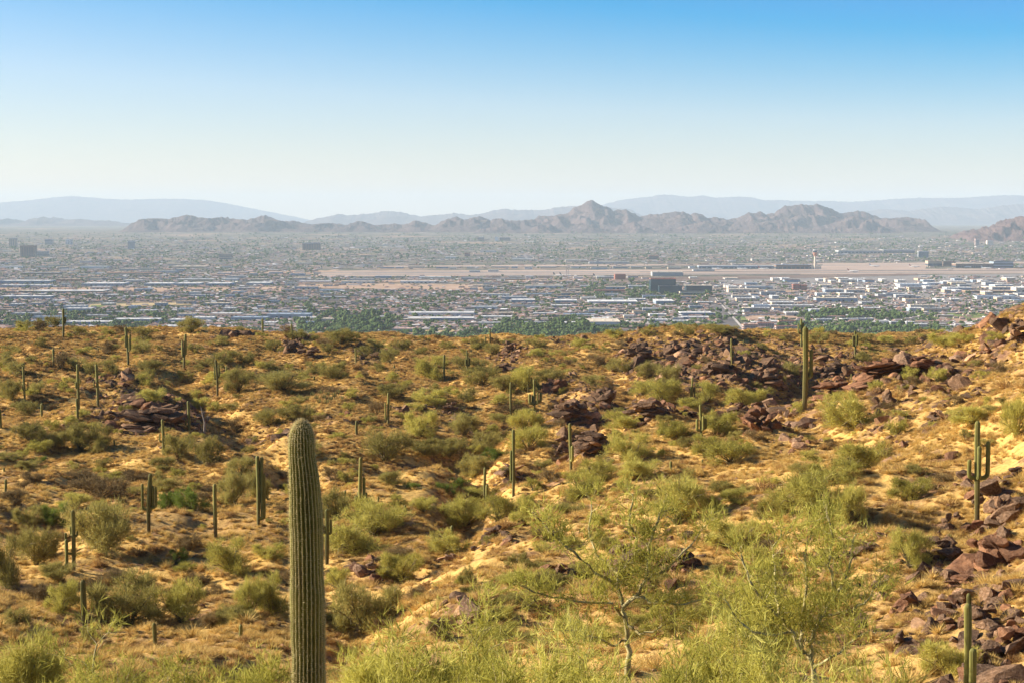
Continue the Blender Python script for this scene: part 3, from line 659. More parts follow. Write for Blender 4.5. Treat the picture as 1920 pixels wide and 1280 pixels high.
# ================================================================ rocks
RK = m_rock('dark_varnished_rock', .92); RKR = m_rock('red_rock', .95, .5); RKP = m_rock('pale_rock', 1.75)
def ico(res):
    import bmesh
    bm = bmesh.new(); bmesh.ops.create_icosphere(bm, subdivisions=res, radius=1.0)
    V = np.array([v.co[:] for v in bm.verts]); T = np.array([[v.index for v in f.verts] for f in bm.faces]); bm.free(); return V, T
ICO = {r: ico(r) for r in (1, 2, 3, 4)}
def rockmesh(seed, res=3, planes=13, layer=0.0, m=None, tri_n=.05):
    rng = np.random.default_rng(seed); V, T = ICO[res]; V = V.copy()*1.25
    for k in range(planes):
        n = rng.normal(0, 1, 3); n /= np.linalg.norm(n); d = rng.uniform(.42, .85)
        o = V@n-d; V = V-np.outer(np.where(o > 0, o*.97, 0), n)
    V += tri_n*np.stack([fbm(V[:, 1]*2+k*7+seed, V[:, 2]*2+V[:, 0]*1.3, 3, seed+k) for k in range(3)], -1)
    if layer:
        st = np.abs(((V[:, 2]*4.2+.35*fbm(V[:, 0]*2, V[:, 1]*2, 2, seed)) % 1.0)-.5)*2
        V[:, :2] *= (1-layer*(1-st[:, None])**2)
    V -= (V.max(0)+V.min(0))/2; V /= np.abs(V).max(0)[None]
    return quadmesh('rock', V, T, m, False)
ROCKS = [rockmesh(100+i, 3, 9+i % 5, 0, None, .05) for i in range(9)]
SLABS = [rockmesh(200+i, 3, 10, .10, None, .06) for i in range(7)]
def withmat(meshes, m):
    out = []
    for a in meshes:
        b = a.copy(); b.materials.clear(); b.materials.append(m); out.append(b)
    return out
RS = {k: withmat(ROCKS, m) for k, m in (('d', RK), ('r', RKR), ('p', RKP))}; SS = {k: withmat(SLABS, m) for k, m in (('d', RK), ('r', RKR), ('p', RKP))}
rr = random.Random(11)
def outcrop(px, py, w, h, n, tilt, label, ref=None, kind='d', layers=True, name='rock_outcrop'):
    """a stack of bedded slabs, w x h photo pixels, foot at row py"""
    p = hit(px, py); s = p.y/F; W, H = w*s, h*s
    root = empty(name, p); tag(root, label, 'rock', 'bedrock outcrops on the desert hillside')
    for i in range(n):
        t = (i+.5)/n; row = t*.95
        spread = math.sqrt(max(.05, 1-row**1.8))
        x = rr.uniform(-.5, .5)*W*spread*.8; y = rr.uniform(-.35, .45)*W*.5
        sw = W*rr.uniform(.17, .34)*(spread*.6+.4); sh = max(H*rr.uniform(.10, .19), sw*.16) if layers else sw*rr.uniform(.5, .8)
        sdp = sw*rr.uniform(.7, 1.1)
        g = float(ground(p.x+x, p.y+y))-p.z
        z = max(g, H*row*.88-x*math.tan(tilt)*.3-.1*sh) if i > n*.3 else g+sh*.3
        o = obj('slab' if layers else 'boulder', rr.choice(SS[kind] if layers else RS[kind]), root, (x, y, z), (rr.uniform(-.12, .12), tilt+rr.uniform(-.12, .12), rr.uniform(-.5, .5)+(math.pi if rr.random() < .5 else 0)), (sw, sdp, sh))
    if ref: LAND.append((px, py-h/2, ref))
    return root
OUT = [
 (300,800,110,44,26,-.12,'broad dark outcrop of stacked thin slabs on the western slope','the broad layered outcrop','d',True),
 (212,790,56,22,12,.15,'low outcrop of thin ledges west of the broad layered outcrop',None,'d',True),
 (275,815,60,18,8,.1,'flat ledges at the foot of the broad layered outcrop',None,'d',True),
 (442,634,56,12,10,0,'dark jumble of boulders on the western crest below the warehouses','the western crest rocks','d',False),
 (552,660,38,22,10,.1,'blocky outcrop of dark rock under the crest','the blocky crest outcrop','d',False),
 (588,668,36,20,10,0,'stepped dark ledges right of the blocky crest outcrop',None,'d',True),
 (955,662,34,24,12,-.15,'wedge of stacked ledges on the central skyline','the skyline ledges','d',True),
 (945,698,50,20,12,-.1,'brown ledges in front of the skyline ledges',None,'d',True),
 (1197,680,48,38,20,-.08,'tower of stacked brown ledges on top of the far hill','the ledge tower','d',True),
 (1295,690,32,30,6,.1,'big rounded boulder knob with red face on the far hill','the red-faced knob','r',False),
 (1045,733,58,22,9,-.1,'rounded rust-brown boulders above the central outcrops','the rounded rust boulders','r',False),
 (1132,752,52,28,14,.45,'jagged dark rocks with sharp points in the hillside centre','the jagged dark rocks','d',False),
 (1072,792,80,42,26,-.05,'wide cracked outcrop with overhanging ledges','the wide cracked outcrop','d',True),
 (1215,788,84,40,26,.12,'wide dark outcrop of sloping ledges with deep shade beneath','the sloping ledge outcrop','d',True),
 (1290,782,40,16,8,.1,'small dark ledges right of the sloping ledge outcrop',None,'d',True),
 (1112,860,72,58,30,.05,'square block of layered rock with a vertical face','the square layered block','d',True),
 (1052,852,34,30,8,-.3,'smooth rounded boulders left of the square layered block',None,'d',False),
 (1425,810,90,50,12,-.50,'great tilted slab of red-brown rock sloping along the spur','the great tilted slab','r',True),
 (1468,798,34,44,3,-1.1,'sharp upright slab leaning at the end of the tilted slab','the sharp upright slab','p',False),
 (1562,742,100,30,16,-.04,'long low red ledge with a shaded undercut above the gorge','the long red ledge','r',True),
 (1655,712,130,40,26,-.30,'massive red-brown ledges climbing the spur','the climbing red ledges','r',True),
 (1735,694,80,30,16,-.1,'upper red ledges at the top of the climbing ridge',None,'r',True),
 (846,775,34,26,8,0,'balanced flat-topped boulder on dark ledges','the flat-topped boulder','d',True),
 (800,770,40,14,8,0,'low dark ledges left of the flat-topped boulder',None,'d',True),
 (1915,640,48,44,16,-.4,'rocky knob rising at the eastern edge of the skyline','the eastern skyline knob','d',True),
 (1498,838,36,28,3,.1,'single grey angular boulder on the spur grass','the grey angular boulder','p',False),
 (1655,765,50,34,8,-.5,'cluster of leaning dark boulders on the right slope','the leaning dark boulders','d',False),
 (1760,790,60,24,6,-.45,'pair of slanted slabs in the eastern slope grass','the slanted slab pair','d',True),
 (1890,980,100,56,22,-.05,'huge dark boulder pile behind the raised-arms saguaro','the huge boulder pile','d',False),
 (1790,992,40,40,4,.8,'leaning pair of boulders left of the raised-arms saguaro foot','the leaning boulder pair','d',False),
 (1777,1050,60,46,9,.5,'jagged dark boulders above the rubble slope','the jagged rubble boulders','d',False),
 (1870,1060,90,60,18,-.2,'heap of rusty boulders on the eastern rubble slope','the rusty boulder heap','r',False),
 (1800,1100,80,26,10,-.1,'flat reddish slabs below the rusty boulder heap','the flat reddish slabs','r',True),
 (1270,1070,70,50,14,.2,'dark boulder heap seen through palo verde twigs','the boulder heap behind twigs','d',False),
 (1180,1025,36,46,5,.2,'upright dark boulder with a shaded hollow face','the hollow-faced boulder','d',False),
 (1160,1085,70,40,10,.1,'brown boulders under the big palo verde','the boulders under the palo verde','d',False),
 (1060,1085,44,34,6,.4,'pair of purple-brown boulders left of the big palo verde',None,'d',False),
 (925,1012,60,30,10,-.05,'small dark ledge outcrop on the central lower slope','the small dark ledges','d',True),
 (845,1055,60,20,8,-.3,'pale flat stones below the short flat-rock saguaro','the pale flat stones','p',True),
 (690,1072,44,20,7,0,'low stack of flat grey stones right of the giant','the low stone stack','p',True),
 (880,1165,90,50,5,-.6,'two large pale tilted boulders seen through twigs','the pale tilted boulders','p',False),
 (700,1222,40,18,4,-.2,'rounded grey boulders right of the giant saguaro foot',None,'p',False),
 (1610,1185,50,44,6,.3,'squared brown boulders beside the near palo verde','the squared brown boulders','d',False),
 (1700,1140,70,34,9,-.1,'broken brown slabs in the middle of the rubble slope','the broken brown slabs','r',False),
 (1243,908,30,22,2,-.5,'tilted brown boulder on the grass spur','the tilted spur boulder','d',False),
 (960,885,80,14,6,-.35,'long flat slab beside the tall gully saguaro',None,'p',True),
 (1850,1165,60,36,9,.3,'dark angular boulders halfway down the rubble slope','the halfway rubble boulders','d',False),
 (1765,1180,50,30,7,-.2,'brown broken blocks beside the near palo verde crown','the broken brown blocks','d',False),
 (1900,1210,60,44,9,.2,'rusty boulders by the eastern edge low on the slope','the low eastern boulders','r',False),
 (1690,1215,50,30,7,.4,'dark blocks low in the rubble left of the two-stemmed saguaro',None,'d',False),
 (1905,900,50,30,8,-.2,'dark ledge boulders above the huge boulder pile',None,'d',True),
 (1350,700,60,26,12,.1,'dark broken ledges across the shaded face of the far hill','the far hill ledges','d',False),
 (1440,715,60,26,12,.1,'dark blocks above the gorge floor','the gorge blocks','d',False),
 (1570,700,60,24,12,0,'dark ledges on the far side of the gorge','the far gorge ledges','d',True),
 (1250,665,46,18,8,0,'brown crest boulders between the ledge tower and red-faced knob',None,'d',False),
 (1360,645,46,14,8,0,'low dark crest rocks left of the thin far hill saguaro',None,'d',False),
 (1555,1058,40,34,3,.1,'dark boulder behind the feathery palo verde',None,'d',False),
]
for a in OUT: outcrop(*a[:7], a[7], a[8], a[9])
# loose boulders one can tell apart
BO = []
zw = np.array([z[2]*z[3]*z[4] for z in ROCKY]); zw /= zw.sum(); rng = np.random.default_rng(21)
for i in range(290):
    z = ROCKY[rng.choice(len(ROCKY), p=zw)]
    a, q = rng.uniform(0, 2*math.pi), math.sqrt(rng.uniform(0, 1.2))
    px, py = z[0]+z[2]*q*math.cos(a), z[1]+z[3]*q*math.sin(a)
    if not (0 < px < 1915 and 632 < py < 1275): continue
    big = 13+24*((py-620)/660)
    wpx = big*rng.uniform(.55, 1.25)*(1.15 if px > 1000 else .8)
    BO.append((px, py, wpx, 'drdp'[rng.choice(4, p=[.55, .25, .1, .1])] if px > 1000 else 'ddrp'[rng.integers(4)]))
for (px, py, w_, k) in [(123,797,20,'p'),(470,832,26,'p'),(420,838,16,'p'),(1565,1125,24,'r'),(1500,838,30,'p'),(1640,1030,30,'p'),(1745,895,26,'d'),(1690,905,24,'p'),(1400,1040,22,'d'),(955,1110,30,'p'),(1350,940,22,'d'),(1655,1010,26,'d'),(235,800,18,'p')]: BO.append((px, py, w_, k))
look = {'d': 'dark brown angular boulder', 'r': 'rust-red angular boulder', 'p': 'pale grey-brown angular boulder'}
size = lambda w: 'large ' if w > 24 else ('small ' if w < 12 else '')
labs = placed_labels([(a, b, size(w_)+look[k]) for a, b, w_, k in BO], 'boulder', LAND)
for (px, py, w_, k), lb in zip(BO, labs):
    p = hit(px, py); s = p.y/F*w_/2
    o = obj('boulder', rr.choice(RS[k]), None, p+Vector((0, 0, s*rr.uniform(.05, .35))), (rr.uniform(-.5, .5), rr.uniform(-.5, .5), rr.uniform(0, 6.3)), (s*rr.uniform(.8, 1.2), s*rr.uniform(.7, 1.1), s*rr.uniform(.45, .8)))
    tag(o, lb, 'boulder', 'loose boulders on the desert hillside')

# ================================================================ scatter: what nobody could count
def scatter(name, P, rot, scl, pid, protos, label):
    me = bpy.data.meshes.new(name); me.vertices.add(len(P)); me.vertices.foreach_set('co', np.asarray(P, np.float32).ravel())
    for an, ty, v, key in (('rot', 'FLOAT_VECTOR', rot, 'vector'), ('scl', 'FLOAT_VECTOR', scl, 'vector'), ('pid', 'INT', pid, 'value')):
        a = me.attributes.new(an, ty, 'POINT'); a.data.foreach_set(key, np.asarray(v, np.int32 if ty == 'INT' else np.float32).ravel())
    o = obj(name, me); g = bpy.data.node_groups.new(name, 'GeometryNodeTree')
    g.interface.new_socket('Geometry', in_out='INPUT', socket_type='NodeSocketGeometry'); g.interface.new_socket('Geometry', in_out='OUTPUT', socket_type='NodeSocketGeometry')
    N = g.nodes; gi = N.new('NodeGroupInput'); go = N.new('NodeGroupOutput'); jn = N.new('GeometryNodeJoinGeometry')
    def named(n, t):
        a = N.new('GeometryNodeInputNamedAttribute'); a.data_type = t; a.inputs[0].default_value = n; return a.outputs[0]
    ro, scv, pi = named('rot', 'FLOAT_VECTOR'), named('scl', 'FLOAT_VECTOR'), named('pid', 'INT')
    for k, pr in enumerate(protos):
        po = bpy.data.objects.new('proto', pr)
        oi = N.new('GeometryNodeObjectInfo'); oi.inputs['Object'].default_value = po; oi.inputs['As Instance'].default_value = True
        eq = N.new('FunctionNodeCompare'); eq.data_type = 'INT'; eq.operation = 'EQUAL'; g.links.new(pi, eq.inputs[2]); eq.inputs[3].default_value = k
        ip = N.new('GeometryNodeInstanceOnPoints'); g.links.new(gi.outputs[0], ip.inputs['Points']); g.links.new(eq.outputs[0], ip.inputs['Selection'])
        g.links.new(oi.outputs['Geometry'], ip.inputs['Instance'])
        er = N.new('FunctionNodeEulerToRotation'); g.links.new(ro, er.inputs[0]); g.links.new(er.outputs[0], ip.inputs['Rotation']); g.links.new(scv, ip.inputs['Scale'])
        g.links.new(ip.outputs[0], jn.inputs[0])
    g.links.new(jn.outputs[0], go.inputs[0])
    md = o.modifiers.new('scatter', 'NODES'); md.node_group = g
    return tag(o, label, None, None, 'stuff')
def hillpoints(n, ymin, ymax, rng, umax=.35):
    y = np.sqrt(rng.uniform(ymin**2, ymax**2, n)); u = rng.uniform(-umax, umax, n)
    return u*y, y
# rubble
rng = np.random.default_rng(5)
RUB = withmat([rockmesh(300+i, 2, 9, 0, None, .04) for i in range(5)], RK)+withmat([rockmesh(320+i, 2, 9, 0, None, .04) for i in range(2)], RKR)+withmat([rockmesh(330, 2, 9, 0, None, .04)], RKP)
x, y = hillpoints(150000, 38, 480, rng); rk = rockyness(x, y)
keep = rng.uniform(0, 1, len(x)) < np.clip(rk*1.1, 0, 1)**1.2*.9+.05
x, y, rk = x[keep], y[keep], rk[keep]
sz = rng.lognormal(-1.62, .55, len(x))*(.6+.65*rk)*np.clip(y/110, 1.0, 1.75)*np.where(rk < .15, .55, 1)
z = ground(x, y)+sz*.12
scatter('rubble', np.stack([x, y, z], -1), np.stack([rng.normal(0, .4, len(x)), rng.normal(0, .4, len(x)), rng.uniform(0, 6.3, len(x))], -1),
        np.stack([sz*rng.uniform(.7, 1.3, len(x)), sz, sz*rng.uniform(.35, .8, len(x))], -1), rng.choice(8, len(x), p=[.14, .14, .14, .14, .1, .12, .12, .10]), RUB, 'loose rubble and stones strewn over the rocky slopes')
print('rubble', len(x))

# ================================================================ plants
def blades(P, Dv, ln, wd, rng, bend=.0):
    """thin tapering triangles from P along Dv"""
    n = len(P); sdv = np.cross(Dv, rng.normal(0, 1, (n, 3))); sdv /= np.linalg.norm(sdv, axis=1)[:, None]+1e-9
    ln = np.broadcast_to(ln, n)[:, None]; wd = np.broadcast_to(wd, n)[:, None]
    V = np.stack([P-sdv*wd/2, P+sdv*wd/2, P+Dv*ln], 1).reshape(-1, 3)
    return V, np.arange(3*n).reshape(-1, 3)
def tube(pts, rads, sides=4):
    pts = [Vector(p) for p in pts]; V = []
    for i, p in enumerate(pts):
        t = (pts[min(i+1, len(pts)-1)]-pts[max(i-1, 0)]).normalized(); a = t.orthogonal().normalized(); b = t.cross(a)
        for k in range(sides):
            th = 2*math.pi*k/sides; V.append(p+(a*math.cos(th)+b*math.sin(th))*rads[i])
    return np.array([v[:] for v in V]), gridq(len(pts), sides, True)
LEAF = {'p': m_leaf('palo_verde_twigs', [(.1, (.18, .16, .034)), (.45, (.43, .38, .08)), (.8, (.62, .55, .14))], .35),
        'o': m_leaf('olive_leaves', [(.1, (.13, .112, .032)), (.45, (.31, .265, .07)), (.8, (.46, .395, .12))], .35),
        'g': m_leaf('bright_green_leaves', [(.1, (.06, .09, .012)), (.45, (.15, .20, .032)), (.8, (.26, .31, .06))], .4),
        'b': m_leaf('brownish_twigs', [(.1, (.09, .06, .026)), (.45, (.22, .15, .065)), (.8, (.36, .26, .11))], .25)}
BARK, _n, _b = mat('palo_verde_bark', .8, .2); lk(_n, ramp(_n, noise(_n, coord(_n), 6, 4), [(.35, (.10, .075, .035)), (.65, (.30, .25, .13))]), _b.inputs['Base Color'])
BARKY, _n, _b = mat('pale_yellow_bark', .8, .2); lk(_n, ramp(_n, noise(_n, coord(_n), 3, 4), [(.35, (.20, .16, .06)), (.65, (.52, .44, .22))]), _b.inputs['Base Color'])  # lighter, yellower bark colour for the near palo verde trees
def shrub_mesh(seed, nblade, lobes=11, flat=.62, blen=.085, bw=.011):
    """crown about 1 wide and flat high: tufts of twigs filling uneven lobes, and the limbs that carry them"""
    rng = np.random.default_rng(seed); cs, rs = [], []
    for k in range(lobes):
        a = rng.uniform(0, 2*math.pi); q = math.sqrt(rng.uniform(0, 1))*.42; h = flat*rng.uniform(.14, .82)*(1-.7*q*q)
        cs.append((q*math.cos(a), q*math.sin(a), h)); rs.append(rng.uniform(.08, .19))
    cs = np.array(cs); rs = np.array(rs)
    # many small sprigs, each a fan of thin twigs pointing out and up
    nt_ = nblade//12; li = rng.integers(0, lobes, nt_)
    dv = rng.normal(0, 1, (nt_, 3)); dv /= np.linalg.norm(dv, axis=1)[:, None]
    P = cs[li]+dv*(rs[li]*rng.uniform(.15, 1.15, nt_)**.7)[:, None]*np.array([1.0, 1.0, .8]); P[:, 2] = np.maximum(P[:, 2], .02)
    P = np.repeat(P, 12, 0); dd = np.repeat(dv, 12, 0)*.55+np.array([0, 0, .45])+rng.normal(0, .42, (len(P), 3)); dd /= np.linalg.norm(dd, axis=1)[:, None]
    P = P+rng.normal(0, .026, P.shape); P[:, 2] = np.abs(P[:, 2])
    V, Q = blades(P, dd, blen*rng.uniform(.5, 1.4, len(P)), bw*rng.uniform(.6, 1.3, len(P)), rng)
    crown = quadmesh('crown', V, Q)
    tb = []
    for k in range(lobes):
        e = Vector(cs[k]); mpt = Vector((e.x*.45+rng.normal(0, .02), e.y*.45+rng.normal(0, .02), e.z*.45))
        tb.append(tube([(rng.normal(0, .015), rng.normal(0, .015), -.04), mpt*.5+Vector((0, 0, .02)), mpt, e], [.016, .013, .009, .003], 4))
        for q in range(3):
            d2 = Vector(rng.normal(0, 1, 3)*rs[k]); tb.append(tube([mpt.lerp(e, .5), e+d2*.4+Vector((0, 0, .01)), e+d2*.95], [.006, .004, .0015], 3))
    V, Q = cat_mesh(tb); limbs = quadmesh('limbs', V, Q, BARK, True)
    return crown, limbs
BIG = [shrub_mesh(400+i, 8000, 21, .62+.06*(i % 3), .085, .0075) for i in range(7)]
SML = [shrub_mesh(450+i, 3000, 15, .62, .105, .011) for i in range(6)]
CR = {k: ([ (withmat([c_], m)[0], l_) for c_, l_ in BIG], [(withmat([c_], m)[0], l_) for c_, l_ in SML]) for k, m in LEAF.items()}
BUSH = [(45,613,30,16,'o'),(75,614,36,16,'o'),(77,622,26,18,'b'),(100,612,26,24,'o'),(147,632,30,20,'o'),(268,643,36,26,'o'),(267,669,42,30,'o'),(360,627,46,27,'o'),(447,628,18,14,'o'),(77,652,26,18,'o'),(200,667,28,24,'b'),
(22,664,30,16,'o'),(8,685,36,22,'o'),(28,705,34,26,'o'),(113,694,34,36,'b'),(143,692,36,24,'o'),(172,702,30,24,'o'),(210,699,34,26,'o'),(283,699,48,26,'o'),(365,664,26,20,'o'),(274,722,34,22,'p'),(348,722,30,28,'o'),
(425,682,44,28,'o'),(385,690,34,20,'o'),(465,685,40,26,'o'),(447,737,52,44,'o'),(410,650,38,18,'o'),(68,740,36,28,'o'),(22,754,46,42,'o'),(46,777,50,26,'o'),(284,758,54,32,'p'),(376,768,36,24,'p'),(52,827,52,34,'o'),
(100,840,54,38,'o'),(150,848,66,56,'o'),(188,837,40,42,'o'),(182,852,40,24,'o'),(336,860,56,50,'o'),(389,878,58,56,'o'),(445,812,34,28,'b'),(193,878,32,20,'o'),(308,882,48,24,'o'),(450,894,48,40,'o'),(73,867,28,12,'g'),
(101,987,50,46,'g'),(55,987,52,40,'o'),(195,1047,130,105,'o'),(190,937,100,44,'b'),(315,955,44,38,'g'),(358,959,56,44,'g'),(440,947,56,60,'o'),(68,1062,84,66,'o'),(12,1107,66,100,'o'),(330,1060,40,30,'g'),(434,1078,88,66,'p'),
(118,1150,66,68,'p'),(244,1174,136,100,'o'),(340,1172,84,82,'p'),(470,1157,56,66,'p'),(368,1245,26,14,'b'),(640,649,60,28,'o'),(565,637,50,16,'o'),(752,662,34,26,'o'),(705,657,34,20,'o'),(685,670,36,22,'o'),(836,657,28,16,'o'),
(895,657,36,22,'o'),(922,667,32,22,'o'),(730,682,38,28,'o'),(517,662,36,22,'o'),(615,665,26,20,'o'),(512,699,42,24,'o'),(588,704,44,26,'o'),(625,714,52,38,'o'),(708,698,30,18,'o'),(808,714,56,44,'p'),(868,697,40,28,'o'),
(900,692,34,22,'o'),(905,724,66,36,'o'),(733,717,30,20,'p'),(530,732,104,34,'o'),(730,747,60,28,'o'),(808,759,62,32,'p'),(942,734,50,30,'o'),(878,754,40,30,'o'),(935,758,36,20,'p'),(500,800,50,30,'o'),(552,792,74,34,'o'),
(707,782,34,30,'b'),(787,822,62,54,'p'),(872,817,56,42,'o'),(722,867,94,54,'o'),(795,852,60,32,'o'),(842,857,62,36,'o'),(905,847,70,38,'o'),(927,865,44,24,'g'),(893,897,64,42,'o'),(630,974,64,52,'o'),(700,1005,116,72,'p'),
(735,910,50,25,'o'),(770,917,32,16,'g'),(837,927,40,26,'g'),(866,920,40,24,'g'),(668,1042,126,68,'p'),(875,987,94,52,'p'),(845,1037,74,42,'p'),(933,977,74,44,'p'),(750,1092,80,62,'p'),(685,1192,116,112,'o'),(628,1102,52,40,'p'),
(512,1157,70,80,'p'),(1155,639,42,20,'p'),(1006,656,40,20,'o'),(1086,657,38,22,'p'),(1215,633,30,14,'o'),(1287,633,36,22,'o'),(1350,625,60,14,'o'),(1120,684,34,20,'b'),(1165,700,40,30,'o'),(982,737,52,46,'p'),(1030,718,60,26,'o'),
(1218,708,48,28,'o'),(1255,722,44,36,'o'),(1205,744,52,28,'p'),(1243,759,64,44,'p'),(1325,757,52,38,'p'),(1395,762,70,38,'p'),(1290,769,52,24,'p'),(1180,807,96,36,'p'),(985,810,62,42,'p'),(990,847,74,50,'p'),(1262,827,64,38,'p'),
(1247,797,34,20,'o'),(1352,817,62,48,'p'),(1185,870,88,54,'p'),(1320,852,52,38,'p'),(1370,872,94,48,'p'),(1110,902,84,42,'p'),(1200,897,74,38,'p'),(1535,647,40,22,'o'),(1620,645,36,18,'o'),(1665,648,40,18,'p'),(1710,649,30,18,'o'),
(1775,652,60,26,'p'),(1813,645,30,18,'p'),(1868,644,46,20,'p'),(1485,707,30,30,'o'),(1700,716,36,28,'p'),(1757,716,42,28,'p'),(1717,724,30,20,'b'),(1640,734,26,22,'p'),(1600,808,104,68,'p'),(1493,775,26,22,'p'),(1565,762,42,28,'p'),
(1825,795,88,38,'p'),(1905,822,66,78,'p'),(1680,822,38,42,'p'),(1615,888,100,64,'p'),(1570,907,94,42,'p'),(1525,869,42,26,'p'),(1525,972,134,82,'p'),(1465,972,74,48,'p'),(1590,987,66,82,'p'),(1705,940,74,48,'p'),(1705,1067,74,72,'p'),
(1778,1267,104,72,'p'),(1090,937,74,48,'p'),(1270,987,116,84,'p'),(1375,1032,96,64,'p'),(1330,962,44,32,'p'),(1425,977,36,38,'o'),(980,987,46,50,'p'),(1440,915,40,26,'p'),(575,860,60,30,'o'),(250,905,60,24,'b'),(480,940,50,60,'o'),
(300,642,22,12,'b'),(610,650,30,14,'b'),(1030,905,40,26,'b'),(1640,760,26,18,'b'),(1880,700,40,22,'b'),(1480,640,26,12,'b'),(1790,760,30,20,'b'),(560,1010,40,30,'b'),(60,905,44,22,'b'),(150,905,60,24,'b'),(210,1095,60,26,'b'),(395,1120,50,24,'b'),(30,945,50,26,'b')]
# a few more shrubs in the gaps between
rng = np.random.default_rng(77)
for i in range(2600):
    px, py = rng.uniform(-10, 1930), rng.uniform(640, 1215)
    if len(BUSH) > 345: break
    cl = float(fbm(np.array([px/130.]), np.array([py/60.]), 2, 8)[0])
    if rng.uniform() > .35+1.6*cl+(.25 if 700 < px < 1450 and py > 740 else 0) or (px > 1620 and py > 930): continue
    if any(math.hypot((px-b[0])/(b[2]*.5+5), (py-b[1])/(b[3]*.45+5)) < 1 for b in BUSH) or any(abs(px-q[0]) < q[2]*.55 and abs(py-q[1]+q[3]/2) < q[3]*.7 for q in OUT): continue
    s_ = 13+26*(py-640)/560
    BUSH.append((px, py, s_*rng.uniform(.9, 2.3), s_*rng.uniform(.6, 1.1), 'opb'[rng.choice(3, p=[.33, .42, .25])]))
print('bushes', len(BUSH))
lk_ = {'p': 'yellow-green palo verde', 'o': 'olive-green shrub', 'g': 'bright leafy green bush', 'b': 'brownish dry shrub'}
def bsize(b): return 'wide ' if b[2]/b[3] > 2.2 else ('large ' if b[2] > 80 else ('small ' if b[2] < 34 else ('tall ' if b[3] > b[2]*.95 else 'rounded ')))
labs = placed_labels([(b[0], b[1]-b[3]/2, bsize(b)+lk_[b[4]]) for b in BUSH], 'bush', LAND)
for b, lb in zip(BUSH, labs):
    px, py, w_, h_, k = b; p = hit(px, py-.15*h_ if py < 670 else py-.06*h_); s = p.y/F
    W = w_*s*1.15; H = h_*s/.70*1.12; rz = rr.uniform(0, 6.3)
    big = w_ >= 44
    cm, lm = rr.choice(CR[k][0] if big else CR[k][1])
    nm = {'p': 'palo_verde_bush', 'o': 'desert_shrub', 'g': 'leafy_green_bush', 'b': 'dry_shrub'}[k]
    root = empty(nm, p, rz, (W, W, H)); tag(root, lb, 'bush', {'p': 'palo verde bushes on the hillside', 'o': 'olive shrubs on the hillside', 'g': 'leafy green bushes along the wash', 'b': 'dry brown shrubs on the hillside'}[k])
    obj('crown', cm, root); obj('limbs', lm, root)

# dry brush mounds and straw tufts: uncountable cover
DRY = m_leaf('dry_brush_twigs', [(.05, (.13, .065, .026)), (.3, (.31, .17, .065)), (.55, (.56, .355, .12)), (.9, (.80, .58, .22))], .28)
STR = m_leaf('straw_blades', [(.1, (.38, .235, .07)), (.5, (.64, .435, .13)), (.9, (.80, .60, .23))], .3)
def mound(seed, n, r=.5, up=.45, bw=.03, bl=.3):
    rng = np.random.default_rng(seed); d = rng.normal(0, 1, (n, 3)); d[:, 2] = np.abs(d[:, 2])*.8+up*.5; d /= np.linalg.norm(d, axis=1)[:, None]
    P = d*r*rng.uniform(.15, .75, n)[:, None]*np.array([1, 1, .75]); d2 = d+rng.normal(0, .45, (n, 3)); d2 /= np.linalg.norm(d2, axis=1)[:, None]
    V, Q = blades(P, d2, bl*rng.uniform(.5, 1.2, n), bw*rng.uniform(.5, 1.3, n), rng); return quadmesh('mound', V, Q)
MND = withmat([mound(500+i, 420) for i in range(5)], DRY)
TUF = withmat([mound(520+i, 130, .25, 1.6, .028, .45) for i in range(4)], STR)
def clumpy(x, y, sc_, seed, th): return np.clip((fbm(x/sc_, y/sc_, 3, seed)-th)*3.0, 0, 1)
rng = np.random.default_rng(9)
x, y = hillpoints(170000, 30, 480, rng); rk = rockyness(x, y)
keep = rng.uniform(0, 1, len(x)) < (.38+.75*clumpy(x, y, 14, 51, -.12))*np.where(y < 90, 1.0, .75)
x, y = x[keep], y[keep]; sz = rng.lognormal(-.55, .38, len(x))*np.clip(.75+y/500, .8, 1.5)*.95
scatter('dry_brush', np.stack([x, y, ground(x, y)-.03], -1), np.stack([rng.normal(0, .1, len(x)), rng.normal(0, .1, len(x)), rng.uniform(0, 6.3, len(x))], -1), np.stack([sz, sz, sz*rng.uniform(.6, 1.0, len(x))], -1), rng.integers(0, 5, len(x)), MND, 'low mounds of dry brown brush covering the hillside')
print('brush', len(x))
x, y = hillpoints(330000, 28, 480, rng, .34)
keep = rng.uniform(0, 1, len(x)) < (.25+.75*clumpy(x, y, 22, 77, -.1)); x, y = x[keep], y[keep]
sz = rng.lognormal(-.45, .35, len(x))*.9
scatter('straw_grass', np.stack([x, y, ground(x, y)-.02], -1), np.stack([rng.normal(0, .12, len(x)), rng.normal(0, .12, len(x)), rng.uniform(0, 6.3, len(x))], -1), np.stack([sz, sz, sz*.8], -1), rng.integers(0, 4, len(x)), TUF, 'dry straw-coloured grass tufts on the hillside')
print('straw', len(x))

rng = np.random.default_rng(19)
x, y = hillpoints(30000, 40, 470, rng); keep = rng.uniform(0, 1, len(x)) < .02+.22*clumpy(x, y, 30, 63, .12); keep &= rockyness(x, y) < .35; x, y = x[keep], y[keep]; sz = rng.lognormal(.05, .35, len(x))*np.clip(y/200, .7, 1.3)
scatter('low_scrub', np.stack([x, y, ground(x, y)-.03], -1), np.stack([rng.normal(0, .1, len(x)), rng.normal(0, .1, len(x)), rng.uniform(0, 6.3, len(x))], -1), np.stack([sz*1.2, sz*1.2, sz], -1), rng.integers(0, 9, len(x)),
        [CR[k][1][i][0] for k in 'opb' for i in range(3)], 'knee-high olive and brown scrub between the bushes')
print('scrub', len(x))

